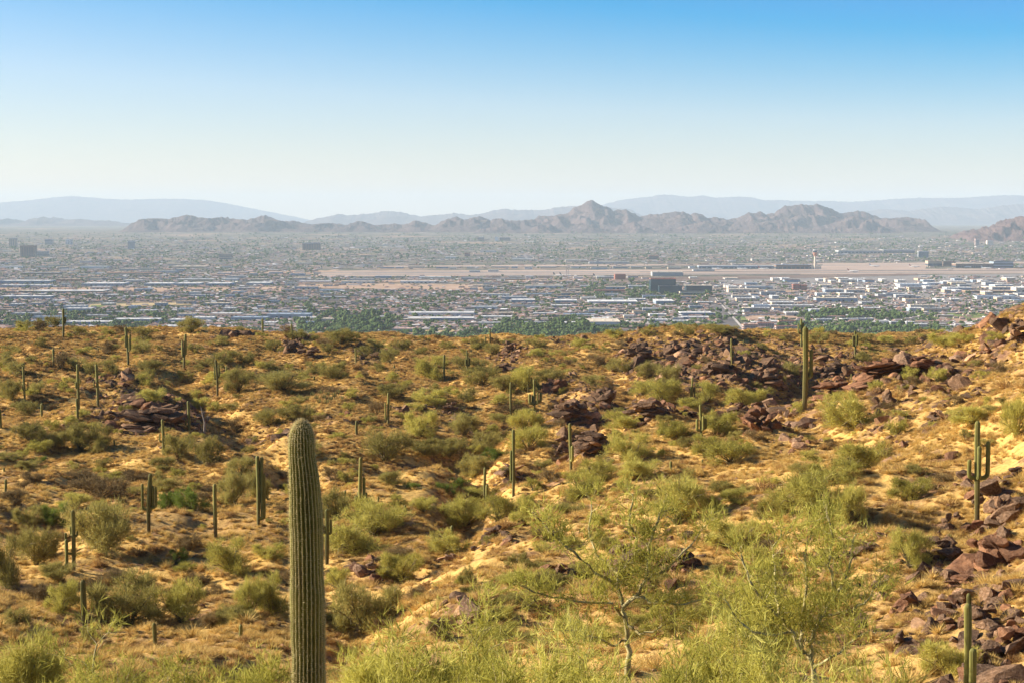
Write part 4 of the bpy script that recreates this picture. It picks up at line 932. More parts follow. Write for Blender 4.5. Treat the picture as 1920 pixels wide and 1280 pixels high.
# ================================================================ near palo verde trees with their whole branch work
def tree(name, D, px, top, wpx, seed, label, levels=5, lean=0.0, ntw=30, fork=.3, bark=None, kind='n', limbs=None):
    X = (px-960)/F*D; z = float(ground(X, D)); H = CAMZ+D*rowslope(top)-z; Rw = wpx/2*D/F; s = D/F
    rng = np.random.default_rng(seed); tb = []; ends = []
    def grow(p, d, L, r, lev):
        n = 4; pts = [p]; rad = [r]; q = p.copy(); dd = d.copy()
        for i in range(n):
            dd = dd+rng.normal(0, .17, 3)+np.array([0, 0, .05]); dd /= np.linalg.norm(dd); q = q+dd*L/n; pts.append(q.copy()); rad.append(r*(1-.32*(i+1)/n))
        tb.append(tube(pts, rad, 7 if lev < 2 else (5 if lev < 4 else 3)))
        if lev >= 3:
            for i in range(1, n+1): ends.append((pts[i], dd.copy(), lev))
        if lev >= levels: return
        nb = 4 if lev == 0 else (3 if lev < 3 else rng.integers(2, 4))
        for k in range(nb):
            o_ = rng.normal(0, 1, 3); o_ -= o_.dot(dd)*dd; o_ /= np.linalg.norm(o_)
            if lev < 2:
                a = k/nb*2*math.pi+rng.uniform(-.5, .5); o_ = np.array([math.cos(a), math.sin(a), .05])
            nd = dd*rng.uniform(.5, .9)+o_*(rng.uniform(.7, 1.25) if lev < 3 else rng.uniform(.5, 1.0)); nd[2] = max(nd[2], rng.uniform(-.15, .12)); nd /= np.linalg.norm(nd)
            grow(pts[-1] if k < 2 else pts[-2-(k > 2)], nd, L*rng.uniform(.66, .92), rad[-1]*rng.uniform(.62, .8), lev+1)
    if limbs:
        for pl, r0 in limbs:
            P3 = []
            for (lx, ly, dy) in pl:
                yy = D+dy; P3.append(np.array([(lx-960)/F*yy-X, dy, CAMZ+yy*rowslope(ly)-z]))
            if pl is limbs[0][0]: P3.insert(0, np.array([0, 0, -.2]))
            # crooked in between the measured points
            Q3 = []
            for a_, b_ in zip(P3[:-1], P3[1:]):
                for t in (0, .33, .66): Q3.append(a_*(1-t)+b_*t+(rng.normal(0, .025, 3) if t else 0))
            Q3.append(P3[-1]); n = len(Q3); tb.append(tube(Q3, [r0*(1-.6*i/n) for i in range(n)], 7))
            if pl is limbs[0][0]: continue
            for i in range(2, n):
                for _ in range(2 if i < n-1 else 4):
                    dd = Q3[i]-Q3[i-1]; dd = dd/np.linalg.norm(dd); o_ = rng.normal(0, 1, 3); nd = dd*.6+o_*.55+np.array([0, 0, .3]); nd /= np.linalg.norm(nd)
                    if rng.uniform() < .6: grow(Q3[i], nd*np.array([1, 1, .55]), rng.uniform(.16, .36), r0*.25, levels-1)
        S = np.ones(3)
    else:
        grow(np.zeros(3)-np.array([0, 0, .2]), np.array([lean, 0, 1.0]), fork, 0.052, 0)
        E = np.array([e[0] for e in ends]); hx = np.percentile(np.abs(E[:, :2]), 97); hz_ = np.percentile(E[:, 2], 99)
        S = np.array([Rw/hx*.92, Rw/hx*.92, H/(hz_+.06)*.95])
    V, Q = cat_mesh(tb); E = np.array([e[0] for e in ends])*S; Dd = np.array([e[1] for e in ends])
    root = empty(name, (X, D, z)); tag(root, label, 'tree', 'palo verde trees close to the viewpoint')
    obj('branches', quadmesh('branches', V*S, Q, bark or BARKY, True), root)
    # sprigs: fans of four straight twigs from a shared point
    g = 4; ne = int(len(E)*ntw)//g; ei = rng.integers(0, len(E), ne); B0 = E[ei]+rng.normal(0, .13, (ne, 3)); bd = Dd[ei]*.5+rng.normal(0, .5, (ne, 3))+np.array([0, 0, .42]); bd /= np.linalg.norm(bd, axis=1)[:, None]
    P = np.repeat(B0, g, 0)+np.repeat(bd, g, 0)*rng.uniform(0, .12, (ne*g, 1)); dd = np.repeat(bd, g, 0)+rng.normal(0, .27, P.shape); dd /= np.linalg.norm(dd, axis=1)[:, None]
    V, Q = blades(P, dd, rng.uniform(.13, .38, len(P)), rng.uniform(.010, .020, len(P)), rng)
    obj('crown', quadmesh('crown', V, Q, LEAF[kind]), root)
    print(name, len(V)//3, len(E), round(H, 2), round(Rw, 2))
LEAF['n'] = m_leaf('near_palo_verde_twigs', [(.1, (.22, .205, .035)), (.45, (.50, .455, .085)), (.8, (.72, .65, .18))], .42)
T = 'palo_verde_tree'
tree(T, 38, 1182, 925, 400, 61, 'tall open palo verde with pale twisted trunk before the boulder heap', 5, ntw=6, limbs=[
  ([(1180, 1250, 0), (1178, 1205, .05), (1175, 1158, 0), (1172, 1137, 0)], .085), ([(1172, 1137, 0), (1193, 1119, -.1), (1213, 1090, -.2), (1218, 1058, -.1), (1224, 1010, .1), (1240, 960, .3)], .055),
  ([(1172, 1137, 0), (1160, 1101, .2), (1161, 1075, .3), (1190, 1054, .2), (1196, 1010, .3), (1181, 980, .2), (1190, 935, .3)], .050), ([(1160, 1101, .2), (1148, 1090, .1), (1105, 1058, -.3), (1062, 1024, -.5), (1030, 995, -.6), (1008, 970, -.6)], .040),
  ([(1175, 1158, 0), (1150, 1130, -.3), (1095, 1128, -.8), (1035, 1119, -1.1), (985, 1100, -1.2)], .036), ([(1178, 1170, 0), (1204, 1188, -.3), (1234, 1180, -.5), (1270, 1160, -.8)], .036), ([(1193, 1119, -.1), (1240, 1128, -.5), (1290, 1132, -.9), (1340, 1118, -1.2)], .034),
  ([(1213, 1090, -.2), (1260, 1060, .3), (1300, 1020, .6), (1325, 985, .8)], .034), ([(1161, 1075, .3), (1120, 1040, .9), (1105, 990, 1.2), (1110, 940, 1.3)], .034), ([(1178, 1200, 0), (1150, 1210, -.4), (1100, 1190, -.9), (1050, 1180, -1.2)], .034)])
tree(T, 36, 1540, 975, 360, 64, 'palo verde with forked yellow limbs beside the squared brown boulders', 5, ntw=6.5, limbs=[
  ([(1540, 1290, 0), (1534, 1249, 0), (1527, 1205, 0)], .085), ([(1527, 1205, 0), (1540, 1174, 0), (1555, 1152, -.1), (1577, 1111, 0), (1600, 1060, .2), (1612, 1000, .4)], .055), ([(1532, 1240, 0), (1512, 1217, -.1), (1496, 1186, -.2), (1468, 1155, -.3), (1440, 1124, -.4), (1410, 1085, -.5), (1395, 1040, -.4)], .052),
  ([(1512, 1217, -.1), (1510, 1180, .2), (1512, 1155, .3), (1520, 1100, .5), (1515, 1040, .6), (1530, 985, .7)], .042), ([(1555, 1152, -.1), (1593, 1149, -.4), (1630, 1130, -.7), (1660, 1090, -.8)], .036), ([(1468, 1155, -.3), (1460, 1100, .2), (1455, 1040, .6), (1470, 990, .8)], .036),
  ([(1577, 1111, 0), (1560, 1060, -.4), (1570, 1010, -.5), (1560, 970, -.4)], .034), ([(1534, 1249, 0), (1570, 1230, -.6), (1610, 1200, -1.0), (1640, 1180, -1.2)], .036), ([(1496, 1186, -.2), (1450, 1190, -.8), (1400, 1170, -1.2), (1370, 1130, -1.3)], .034)])
tree(T, 34, 880, 1080, 320, 67, 'spreading palo verde in front of the pale tilted boulders', 5, .1, 11, .25, kind='n')
tree(T, 31, 1080, 1140, 280, 70, 'low dense palo verde left under the tall open one', 5, 0, 15, .2, kind='n')
tree(T, 38, 200, 1175, 340, 74, 'palo verde with pale leaning limbs below the thick lone saguaro', 5, .15, 9, .3, kind='n')
tree(T, 34, 470, 1215, 220, 76, 'low palo verde at the left foot of the giant saguaro', 4, 0, 30, .25, kind='n')
tree(T, 30, 1330, 1160, 280, 79, 'bushy palo verde between the two tall open ones', 5, .05, 14, .22, kind='n')
tree(T, 33, 680, 1210, 210, 82, 'small palo verde just right of the giant saguaro foot', 4, 0, 30, .25, kind='n')
tree(T, 40, 25, 1180, 170, 85, 'dark twiggy palo verde in the lowest western corner', 4, 0, 30, .25, kind='p')
tree(T, 29, 960, 1180, 280, 88, 'lowest palo verde below the spreading one, cut off by the bottom edge', 4, 0, 34, .2, kind='n')
tree(T, 28, 1250, 1195, 260, 91, 'low palo verde cut off right below the tall open one', 4, 0, 34, .2, kind='n')
tree(T, 31, 1640, 1190, 230, 94, 'low sparse palo verde right of the forked yellow limbs', 4, 0, 22, .2, kind='n')
tree(T, 29, 1455, 1170, 260, 97, 'low palo verde cut off left of the forked yellow limbs', 4, 0, 30, .2, kind='n')
tree(T, 30, 1010, 1115, 300, 103, 'feathery palo verde left of the tall open one, reaching its low limb', 5, 0, 12, .25)
tree(T, 30, 1345, 1120, 260, 107, 'feathery palo verde in the gap between the two tall ones', 5, 0, 12, .25)
tree(T, 31, 780, 1160, 240, 109, 'feathery palo verde left of the pale tilted boulders', 5, 0, 12, .25)
tree(T, 27, 1160, 1185, 260, 111, 'low thicket of palo verde hiding the foot of the tall open one', 4, 0, 36, .2)
tree(T, 27, 1530, 1200, 240, 113, 'low thicket of palo verde hiding the foot of the forked one', 4, 0, 36, .2)
tree(T, 44, 1420, 1015, 170, 99, 'upright feathery palo verde behind the bushy one', 5, 0, 9, .3, kind='n')
# a bleached dead tree by the layered outcrop
p = hit(383, 812); dt = []; rng = np.random.default_rng(4); s = p.y/F
dt.append(tube([(0, 0, -.2), (.1, 0, 20*s), (-.2, 0, 36*s), (-6*s, 0, 52*s)], [.2, .16, .12, .04], 6))
for k in range(8):
    a = rng.uniform(-1, 1); z0 = rng.uniform(14, 38)*s; dt.append(tube([(0, 0, z0), (a*5*s, rng.normal()*2*s, z0+5*s), (a*11*s, rng.normal()*3*s, z0+rng.uniform(-4, 12)*s)], [.09, .06, .02], 4))
V, Q = cat_mesh(dt); tag(obj('dead_tree', quadmesh('dead_tree', V, Q, DEADW, True), None, p), 'bleached bare dead tree beside the broad layered outcrop', 'tree')

# ================================================================ the city in the valley
PAL = {k: plain('wall_'+k, c_, .8, .2, .12, .05) for k, c_ in {
 'white': (.68, .66, .63), 'cream': (.66, .56, .43), 'tan': (.50, .37, .26), 'grey': (.36, .36, .36), 'blue': (.27, .33, .40), 'pink': (.55, .38, .32),
 'brown': (.22, .14, .10), 'red': (.34, .13, .09), 'dark': (.06, .065, .07), 'terra': (.42, .20, .13)}.items()}
GLASS, _n, _b = mat('dark_teal_glass', .25, .5); _b.inputs['Base Color'].default_value = (.018, .055, .075, 1)
WIN, _n, _b = mat('window_glass', .25, .5); _b.inputs['Base Color'].default_value = (.05, .065, .085, 1)
def boxmesh(name, m, top=True):
    V = np.array([(x, y, z) for z in (0, 1) for y in (-.5, .5) for x in (-.5, .5)], float)
    Q = np.array([(0,1,5,4),(1,3,7,5),(3,2,6,7),(2,0,4,6)]+([(4,5,7,6)] if top else [])); return quadmesh(name, V, Q, m)
def roofmesh(name, m):
    # low parapet rim, sunk deck, three roof units
    parts = []
    def bx(x0, x1, y0, y1, z0, z1):
        V = np.array([(x, y, z) for z in (z0, z1) for y in (y0, y1) for x in (x0, x1)], float)
        parts.append((V, np.array([(0,1,5,4),(1,3,7,5),(3,2,6,7),(2,0,4,6),(4,5,7,6)])))
    bx(-.5, .5, -.5, .5, 0, .6)
    for a in ((-.5, .5, -.5, -.48), (-.5, .5, .48, .5), (-.5, -.488, -.48, .48), (.488, .5, -.48, .48)): bx(*a, .6, 1)
    for a in ((-.31, -.25), (.02, .08), (.27, .33)): bx(*a, -.1, .08, .6, 1.4)
    V, Q = cat_mesh(parts); return quadmesh(name, V, Q, m)
BOX = {}
def box(k, kind='wall'):
    key = (k, kind)
    if key not in BOX:
        m = PAL.get(k) or {'glass': GLASS, 'win': WIN}[k]
        BOX[key] = roofmesh('roof', m) if kind == 'roof' else boxmesh(kind, m)
    return BOX[key]
KEEP = []     # pixel boxes taken by buildings, kept free of houses and trees
def building(name, label, px0, px1, ytop, ybase, depth, wall, roof, cat='warehouse', group=None, bands=0, doors=0, rot=0.0, win='win', vert=0, roofy=None):
    """px0..px1 wide, wall rows ytop..ybase at the near face, depth metres back"""
    px = (px0+px1)/2; q = vhit(px, ybase); s = q.y/F; W = (px1-px0)*s; H = (ybase-ytop)*s
    root = empty(name, (q.x, q.y+depth/2, q.z-.3), rot); tag(root, label, cat, group)
    obj('wall', box(wall), root, (0, 0, 0), scale=(W, depth, H))
    obj('roof', box(roof, 'roof'), root, (0, 0, H), scale=(W+.8, depth+.8, max(1.2, .06*H)))
    for k in range(bands):
        z = H*(.10+.86*k/bands); obj('window_band', box(win, 'band'), root, (0, 0, z), scale=(W+.3, depth+.3, H*.86/bands*.5))
    for k in range(vert):
        obj('pilaster', box(wall, 'pilaster'), root, (W*(-.5+(k+.5)/vert), -depth/2-.4, 0), scale=(W/vert*.3, .9, H))
    for k in range(doors):
        obj('dock_door', box('dark' if k % 3 else 'blue', 'dock'), root, (W*(-.42+.84*(k+.5)/doors), -depth/2-.1, .2), scale=(W/doors*.42, .5, H*.55))
    KEEP.append((px0-1, px1+1, (ytop+ybase)/2-3, ybase+1.5))
    return root
CL = []
def B(name, label, *a, ref=None, **k):
    r = building(name, label, *a, **k)
    if ref: CL.append(((a[0]+a[1])/2, (a[2]+a[3])/2, ref))
    return r
ob, wh = 'office_building', 'warehouse_building'
B(ob, 'tall dark teal glass office block, highest in the valley middle', 1220, 1267, 524, 549, 60, 'glass', 'red', 'building', bands=6, win='glass', ref='the tall glass office')
B(ob, 'lower teal glass block in front of the tall glass office', 1236, 1279, 537, 552, 40, 'glass', 'dark', 'building', bands=4, win='glass', ref='the lower glass block')
B(ob, 'wide low glass office right of the tall glass office', 1287, 1335, 536, 548, 60, 'glass', 'cream', 'building', bands=3, win='glass', ref='the wide low glass office')
B(ob, 'white framed terrace block in front of the wide low glass office', 1275, 1322, 547, 553, 40, 'cream', 'dark', 'building', bands=1, ref='the white terrace block')
B(wh, 'big white hangar-like warehouse standing just beyond the crest', 1102, 1163, 604, 614, 130, 'white', 'cream', doors=5, ref='the big white hangar')
B(wh, 'long two-tier pale warehouse behind the terracotta houses', 764, 888, 597, 603, 60, 'blue', 'white', doors=10, ref='the two-tier warehouse')
B(wh, 'upper tier of the long pale warehouse, white walled', 766, 888, 587, 593, 60, 'white', 'white', doors=8)
B(wh, 'brown-walled shed joined to the two-tier warehouse', 755, 806, 599, 604, 30, 'tan', 'cream', doors=3)
B(wh, 'flat-roofed school-like block before dark trees west of centre', 735, 776, 617, 623, 50, 'grey', 'pink', bands=1, ref='the flat school block')
B(wh, 'broad white warehouse with tan roof below the tree belt', 1104, 1196, 566, 571, 110, 'blue', 'white', doors=8, ref='the broad tan-roof warehouse')
B(wh, 'square white warehouse in front of the glass offices', 1230, 1264, 565, 571, 110, 'blue', 'white', doors=3, ref='the square white warehouse')
B(wh, 'white-roofed warehouse with vents west of the tan-roof one', 1041, 1082, 564, 569, 80, 'blue', 'white', doors=3, ref='the vented white warehouse')
B(wh, 'white-roofed warehouse second west of the tan-roof one', 959, 1003, 563, 568, 80, 'blue', 'white', doors=4)
B(wh, 'cream warehouse row at the airfield edge', 984, 1057, 536, 541, 60, 'white', 'cream', doors=5, ref='the cream airfield row')
B(wh, 'green-roofed long shed north of the big white hangar', 1057, 1117, 590, 594, 40, 'cream', 'blue', doors=6, ref='the green-roofed shed')
B(wh, 'twin white shed west of the road', 1139, 1168, 588, 592, 40, 'white', 'cream', doors=2)
B(wh, 'pair of white sheds east of the big white hangar', 1216, 1252, 600, 605, 40, 'white', 'white', doors=4, ref='the eastern twin sheds')
B(wh, 'upper white shed behind the eastern twin sheds', 1218, 1250, 590, 595, 40, 'white', 'white', doors=4)
B(wh, 'blue-grey long shed beside the wide road', 1276, 1335, 587, 592, 60, 'blue', 'white', doors=6, ref='the blue-grey roadside shed')
B(wh, 'white shed in front of the blue-grey roadside shed', 1280, 1330, 595, 599, 40, 'white', 'white', doors=5)
B(wh, 'low white shed nearest the crest by the road', 1262, 1290, 602, 606, 30, 'white', 'white', doors=3)
B(ob, 'long dark airport terminal with white roof line', 1310, 1453, 499, 504, 70, 'blue', 'white', 'airport terminal', bands=1, vert=14, ref='the long dark terminal')
B(ob, 'dark airport terminal wing beside the control tower', 1455, 1521, 497, 505, 70, 'brown', 'blue', 'airport terminal', bands=1, vert=8, ref='the tower-side terminal')
B(ob, 'large dark terminal with columns at the eastern airfield', 1792, 1862, 495, 503, 80, 'brown', 'cream', 'airport terminal', bands=1, vert=16, ref='the columned terminal')
B(ob, 'dark blue terminal end east of the columned terminal', 1863, 1900, 491, 503, 80, 'blue', 'dark', 'airport terminal', bands=2)
B(ob, 'tan round-cornered parking garage at the terminals', 1740, 1767, 490, 500, 60, 'tan', 'tan', 'building', bands=1, ref='the tan parking garage')
B(ob, 'brown low concourse between garage and columned terminal', 1768, 1792, 491, 499, 60, 'brown', 'brown', 'airport terminal')
B(ob, 'grey slab hotel behind the eastern terminals', 1722, 1741, 472, 483, 30, 'grey', 'white', 'building', bands=5, ref='the grey slab hotel')
B(ob, 'very long low grey parking deck north of the runways', 1572, 1655, 470, 476, 120, 'grey', 'cream', 'building', bands=1, vert=12, ref='the long grey deck')
B(ob, 'second long low grey deck with flat roof north of the runways', 1656, 1715, 469, 475, 120, 'grey', 'grey', 'building', bands=1)
B(ob, 'rust-red striped cargo building by the parked tails', 1153, 1173, 515, 525, 60, 'red', 'terra', 'building', vert=8, ref='the rust-red cargo building')
B(ob, 'long grey maintenance hangar behind the rust-red building', 1223, 1281, 511, 518, 80, 'grey', 'cream', 'building', vert=6, ref='the grey maintenance hangar')
B(ob, 'pair of dark red cube offices in the eastern industrial quarter', 1487, 1500, 534, 545, 30, 'red', 'red', 'building', bands=3, ref='the dark red cubes')
B(ob, 'second dark red cube office, the one further right', 1502, 1513, 535, 545, 30, 'red', 'red', 'building', bands=3)
B(ob, 'dark red block beside the far diagonal avenue', 1217, 1235, 480, 487, 60, 'brown', 'red', 'building', bands=2)
B(ob, 'slim tan tower at the far western edge', 17, 30, 448, 464, 40, 'tan', 'grey', 'building', bands=6, vert=3, ref='the slim tan tower')
B(ob, 'broad brown downtown slab in the hazy west', 38, 65, 462, 482, 60, 'brown', 'brown', 'building', bands=9, vert=6, ref='the broad brown slab')
B(ob, 'low grey wing joined beside the broad brown slab', 66, 88, 472, 480, 60, 'grey', 'grey', 'building', bands=2)
B(ob, 'small hazy block behind the broad brown slab', 84, 98, 449, 459, 40, 'grey', 'grey', 'building', bands=3)
B(ob, 'narrow pale tower farther back in the western haze', 123, 134, 450, 459, 40, 'white', 'white', 'building', bands=3, vert=2, ref='the narrow pale tower')
B(ob, 'lone dark tower amid western trees', 240, 251, 453, 467, 40, 'blue', 'grey', 'building', bands=7, ref='the lone dark tower')
B(ob, 'peach coloured stepped hospital block', 411, 433, 476, 487, 70, 'tan', 'cream', 'building', bands=3, ref='the peach hospital block')
B(ob, 'wide dark slab building below the western ridge', 567, 600, 457, 469, 60, 'brown', 'blue', 'building', bands=5, vert=7, ref='the wide dark slab')
B(ob, 'small dark block below the pointed peak', 895, 908, 446, 452, 60, 'brown', 'blue', 'building', bands=2)
B(ob, 'bright white cube below the pointed peak', 928, 935, 445, 452, 40, 'white', 'white', 'building', ref='the bright white cube')
B(ob, 'long dark block right of the bright white cube', 937, 957, 446, 452, 80, 'brown', 'blue', 'building', bands=2)
B(ob, 'reddish tower among trees under the red butte', 1829, 1836, 449, 460, 30, 'pink', 'pink', 'building', bands=4, ref='the reddish tower')
B(ob, 'white small block right of the reddish tower', 1851, 1862, 452, 459, 40, 'cream', 'white', 'building')
B(ob, 'red brick block in the hazy middle distance', 871, 881, 475, 481, 50, 'red', 'red', 'building', bands=2)
for i, (a, b_, y0, y1, lab) in enumerate([(1393, 1420, 609, 622, 'pink stucco apartment block nearest the wide road'), (1421, 1452, 606, 616, 'pink apartment block with terracotta roof in the rear row'), (1455, 1495, 612, 624, 'blue-windowed pink apartment block behind the very tall saguaro'), (1460, 1492, 602, 610, 'small pink apartment block at the back of the row')]):
    B('apartment_building', lab, a, b_, y0, y1, 18, 'pink', 'terra', 'apartment block', 'pink apartment blocks', bands=3, vert=9, rot=(.1, -.1, 0, .05)[i], ref='the pink apartments' if i == 0 else None)
for i, (a, b_, y0, y1, lab) in enumerate([(1650, 1668, 602, 611, 'white three-storey apartment block among dark trees'), (1670, 1690, 604, 613, 'grey apartment block stepping right from the white one'), (1697, 1714, 604, 612, 'cream apartment block before the golf fairway'), (1716, 1740, 608, 618, 'grey-blue apartment block lowest of the eastern group'), (1530, 1560, 599, 604, 'long low white apartment row behind palms'), (1575, 1640, 598, 603, 'long row of blue-grey flats beneath the tree line')]):
    B('apartment_building', lab, a, b_, y0, y1, 18, 'white' if i % 2 == 0 else 'grey', 'white', 'apartment block', 'pale apartment blocks', bands=3, vert=6, rot=.25*(i % 3-1), ref='the eastern pale apartments' if i == 0 else None)
# western warehouse rows read off the photograph
for (a, b_, y0, y1, d, wl, rf) in [(153,230,532,537,110,'blue','white'),(270,320,532,536,110,'blue','white'),(328,373,532,536,110,'blue','white'),(385,430,532,536,110,'blue','white'),(462,505,531,535,110,'blue','white'),
 (0,93,527,532,90,'blue','white'),(0,45,535,540,60,'blue','white'),(50,92,535,539,60,'white','white'),(0,95,556,561,60,'blue','white'),(35,62,546,550,80,'brown','cream'),(63,193,546,550,90,'tan','white'),(228,258,556,560,40,'grey','white'),
 (123,213,604,609,50,'blue','white'),(214,299,599,606,50,'blue','white'),(315,352,600,606,50,'blue','white'),(302,333,612,617,50,'blue','white'),(433,500,596,602,60,'blue','blue'),(500,580,590,598,70,'blue','blue'),(560,600,596,600,40,'cream','white'),
 (320,385,500,503,120,'tan','cream'),(300,330,509,512,60,'blue','blue'),(200,300,512,515,60,'tan','terra'),(150,200,500,504,60,'white','white'),(0,40,500,503,60,'white','white'),(40,110,512,515,60,'brown','grey'),(230,265,526,529,60,'grey','white'),(330,400,524,527,60,'tan','white'),
 (415,445,523,526,60,'white','white'),(470,500,524,527,50,'tan','cream'),(105,150,524,527,70,'red','tan'),(640,700,528,531,60,'white','cream'),(750,815,528,531,60,'white','white'),(655,700,524,527,60,'blue','grey'),(865,905,521,525,60,'grey','grey'),
 (905,985,523,526,60,'brown','grey'),(785,845,520,523,60,'cream','white'),(880,900,508,511,40,'grey','white'),(915,935,507,510,40,'grey','white'),(560,620,527,530,50,'white','white'),(1115,1172,545,549,40,'brown','red'),(908,932,540,545,40,'grey','grey'),
 (900,930,470,473,60,'white','cream'),(835,860,482,485,60,'white','white'),(960,1000,486,489,60,'cream','white'),(1060,1100,488,491,60,'cream','white'),(1105,1180,492,495,90,'grey','grey'),(1300,1340,506,509,60,'grey','grey'),(1410,1460,486,489,60,'cream','cream'),
 (900,960,594,597,40,'cream','white'),(1000,1040,588,591,30,'blue','white'),(655,690,594,597,30,'cream','white'),(700,735,594,597,30,'tan','white'),(930,975,598,602,30,'tan','cream'),(985,1045,598,601,30,'tan','cream'),(900,955,552,555,30,'white','white'),(1205,1240,579,583,30,'blue','white'),
 (475,540,583,587,30,'white','white'),(570,610,583,586,30,'cream','white'),(870,890,583,586,30,'cream','white'),(1860,1900,535,539,40,'blue','white'),(1812,1905,546,550,60,'brown','tan'),(1775,1822,540,547,60,'blue','white'),(1905,1925,540,550,60,'cream','white')]:
    BQ = (a, b_, y0, y1, d, wl, rf); CL_item = BQ; KEEP.append(None); KEEP.pop()
    if 'WQ' not in globals(): WQ = []
    WQ.append(BQ)
rng = np.random.default_rng(31)
CL += [(1365, 590, 'the wide road'), (1700, 515, 'the east end of the river bed'), (1845, 598, 'the reddish fairway edge'), (1415, 595, 'the green playing pitch'), (1465, 575, 'the street between the sheds'), (260, 572, 'the pale western ballfield'), (730, 538, 'the broad bare field'), (820, 623, 'the tan empty lot'), (1250, 470, 'the thin far avenue'), (1790, 594, 'the golf fairway')]
# eastern industrial quarter: rows of sheds on a street grid seen end on
def free(px0, px1, y0, y1):
    return not any(k[0] < px1 and k[1] > px0 and k[2] < y1 and k[3] > y0 for k in KEEP)
for yb in (526, 530, 534.5, 539, 544, 549, 554.5, 560, 566, 572, 578, 585, 592):
    x = 1345+(yb-520)*.6+rng.uniform(0, 12); yb0 = yb
    while x < 1925:
        wd = rng.choice([rng.uniform(9, 20), rng.uniform(18, 40), rng.uniform(35, 75)], p=[.45, .4, .15])*(.75+(yb-525)/120)
        if yb > 575 and x > 1740: break
        yb = yb0+rng.uniform(-1.4, 1.4); h = (8.5*F/vhit(x, yb).y)*rng.uniform(.6, 1.35)
        ok = free(x, x+wd, yb-h-1, yb) and rng.uniform() < (.66 if yb < 588 else .4)
        if ok and len(WQ) < 235: WQ.append((x, x+wd, yb-h, yb, rng.uniform(28, 60)*(1+.25*(yb < 545)), rng.choice(['white', 'blue', 'cream', 'grey', 'tan']), rng.choice(['white', 'white', 'cream', 'grey', 'blue', 'tan', 'brown'], p=[.34, .18, .16, .12, .07, .08, .05])))
        x += wd+rng.choice([rng.uniform(1, 6), rng.uniform(6, 26)])
# looser scatter of sheds through the middle and west
for k in range(900):
    if len(WQ) >= 300: break
    if k % 3 == 0: x, yb = rng.uniform(700, 1300), rng.choice([503.5, 504.5, 521.5, 523])+rng.uniform(-.6, .6)
    elif k % 3 == 1: x, yb = rng.uniform(880, 1330), rng.uniform(536, 612)
    else: x, yb = rng.uniform(-20, 620), rng.uniform(492, 612)
    wd = rng.uniform(14, 46)*(.7+(yb-500)/160); h = (7.5*F/vhit(x, yb).y)*rng.uniform(.7, 1.2)
    if free(x, x+wd, yb-h-1, yb) and not any(q[0] < x+wd+3 and q[1] > x-3 and q[2] < yb+1 and q[3] > yb-h-1 for q in WQ):
        WQ.append((x, x+wd, yb-h, yb, rng.uniform(25, 50), rng.choice(['white', 'blue', 'cream', 'grey', 'tan']), rng.choice(['white', 'white', 'cream', 'grey', 'blue', 'tan'])))
cn = {'white': 'white', 'cream': 'cream', 'tan': 'tan', 'grey': 'grey', 'blue': 'blue-grey', 'pink': 'pink', 'brown': 'brown', 'red': 'red', 'terra': 'terracotta', 'dark': 'dark'}
def wlook(q): return ('long ' if q[1]-q[0] > 58 else ('small ' if q[1]-q[0] < 24 else '')) + (f'{cn[q[6]]}-roofed {cn[q[5]]} warehouse')
labs = placed_labels([((q[0]+q[1])/2, q[3], wlook(q)) for q in WQ], 'shed', CL, 3.5)
for q, lb in zip(WQ, labs):
    w_ = q[1]-q[0]; building(wh, lb, q[0], q[1], q[2], q[3], q[4], q[5], q[6], 'warehouse', 'pale warehouses across the valley', doors=int(min(8, w_//9)) if q[3] > 530 else 0)

# control tower
q = vhit(1528, 505); s = q.y/F; root = empty('control_tower', q); tag(root, 'airport control tower with reddish cab standing above the terminals', 'control tower')
def lathe(pr, n=20):
    V = np.array([(r*math.cos(2*math.pi*k/n), r*math.sin(2*math.pi*k/n), z) for r, z in pr for k in range(n)]); return V, gridq(len(pr), n, True)
V, Q = lathe([(2.6*s, 0), (2.2*s, 6*s), (2.0*s, 24*s)]); obj('shaft', quadmesh('shaft', V, Q, PAL['cream']), root)
V, Q = lathe([(2.0*s, 24*s), (4.2*s, 28*s), (4.6*s, 31*s), (3.6*s, 31.3*s)]); obj('lower_ring', quadmesh('ring', V, Q, PAL['terra']), root)
V, Q = lathe([(3.3*s, 31.3*s), (3.9*s, 35*s)]); obj('cab_glass', quadmesh('cab', V, Q, GLASS), root)
V, Q = lathe([(4.3*s, 35*s), (4.2*s, 36.2*s), (.1, 36.6*s)]); obj('roof', quadmesh('cab_roof', V, Q, PAL['white']), root)
V, Q = lathe([(.3*s, 36.5*s), (.15*s, 40*s)], 6); obj('mast', quadmesh('mast', V, Q, PAL['grey']), root)
B(ob, 'blocky base building at the foot of the control tower', 1518, 1540, 500, 505, 40, 'cream', 'cream', 'building')
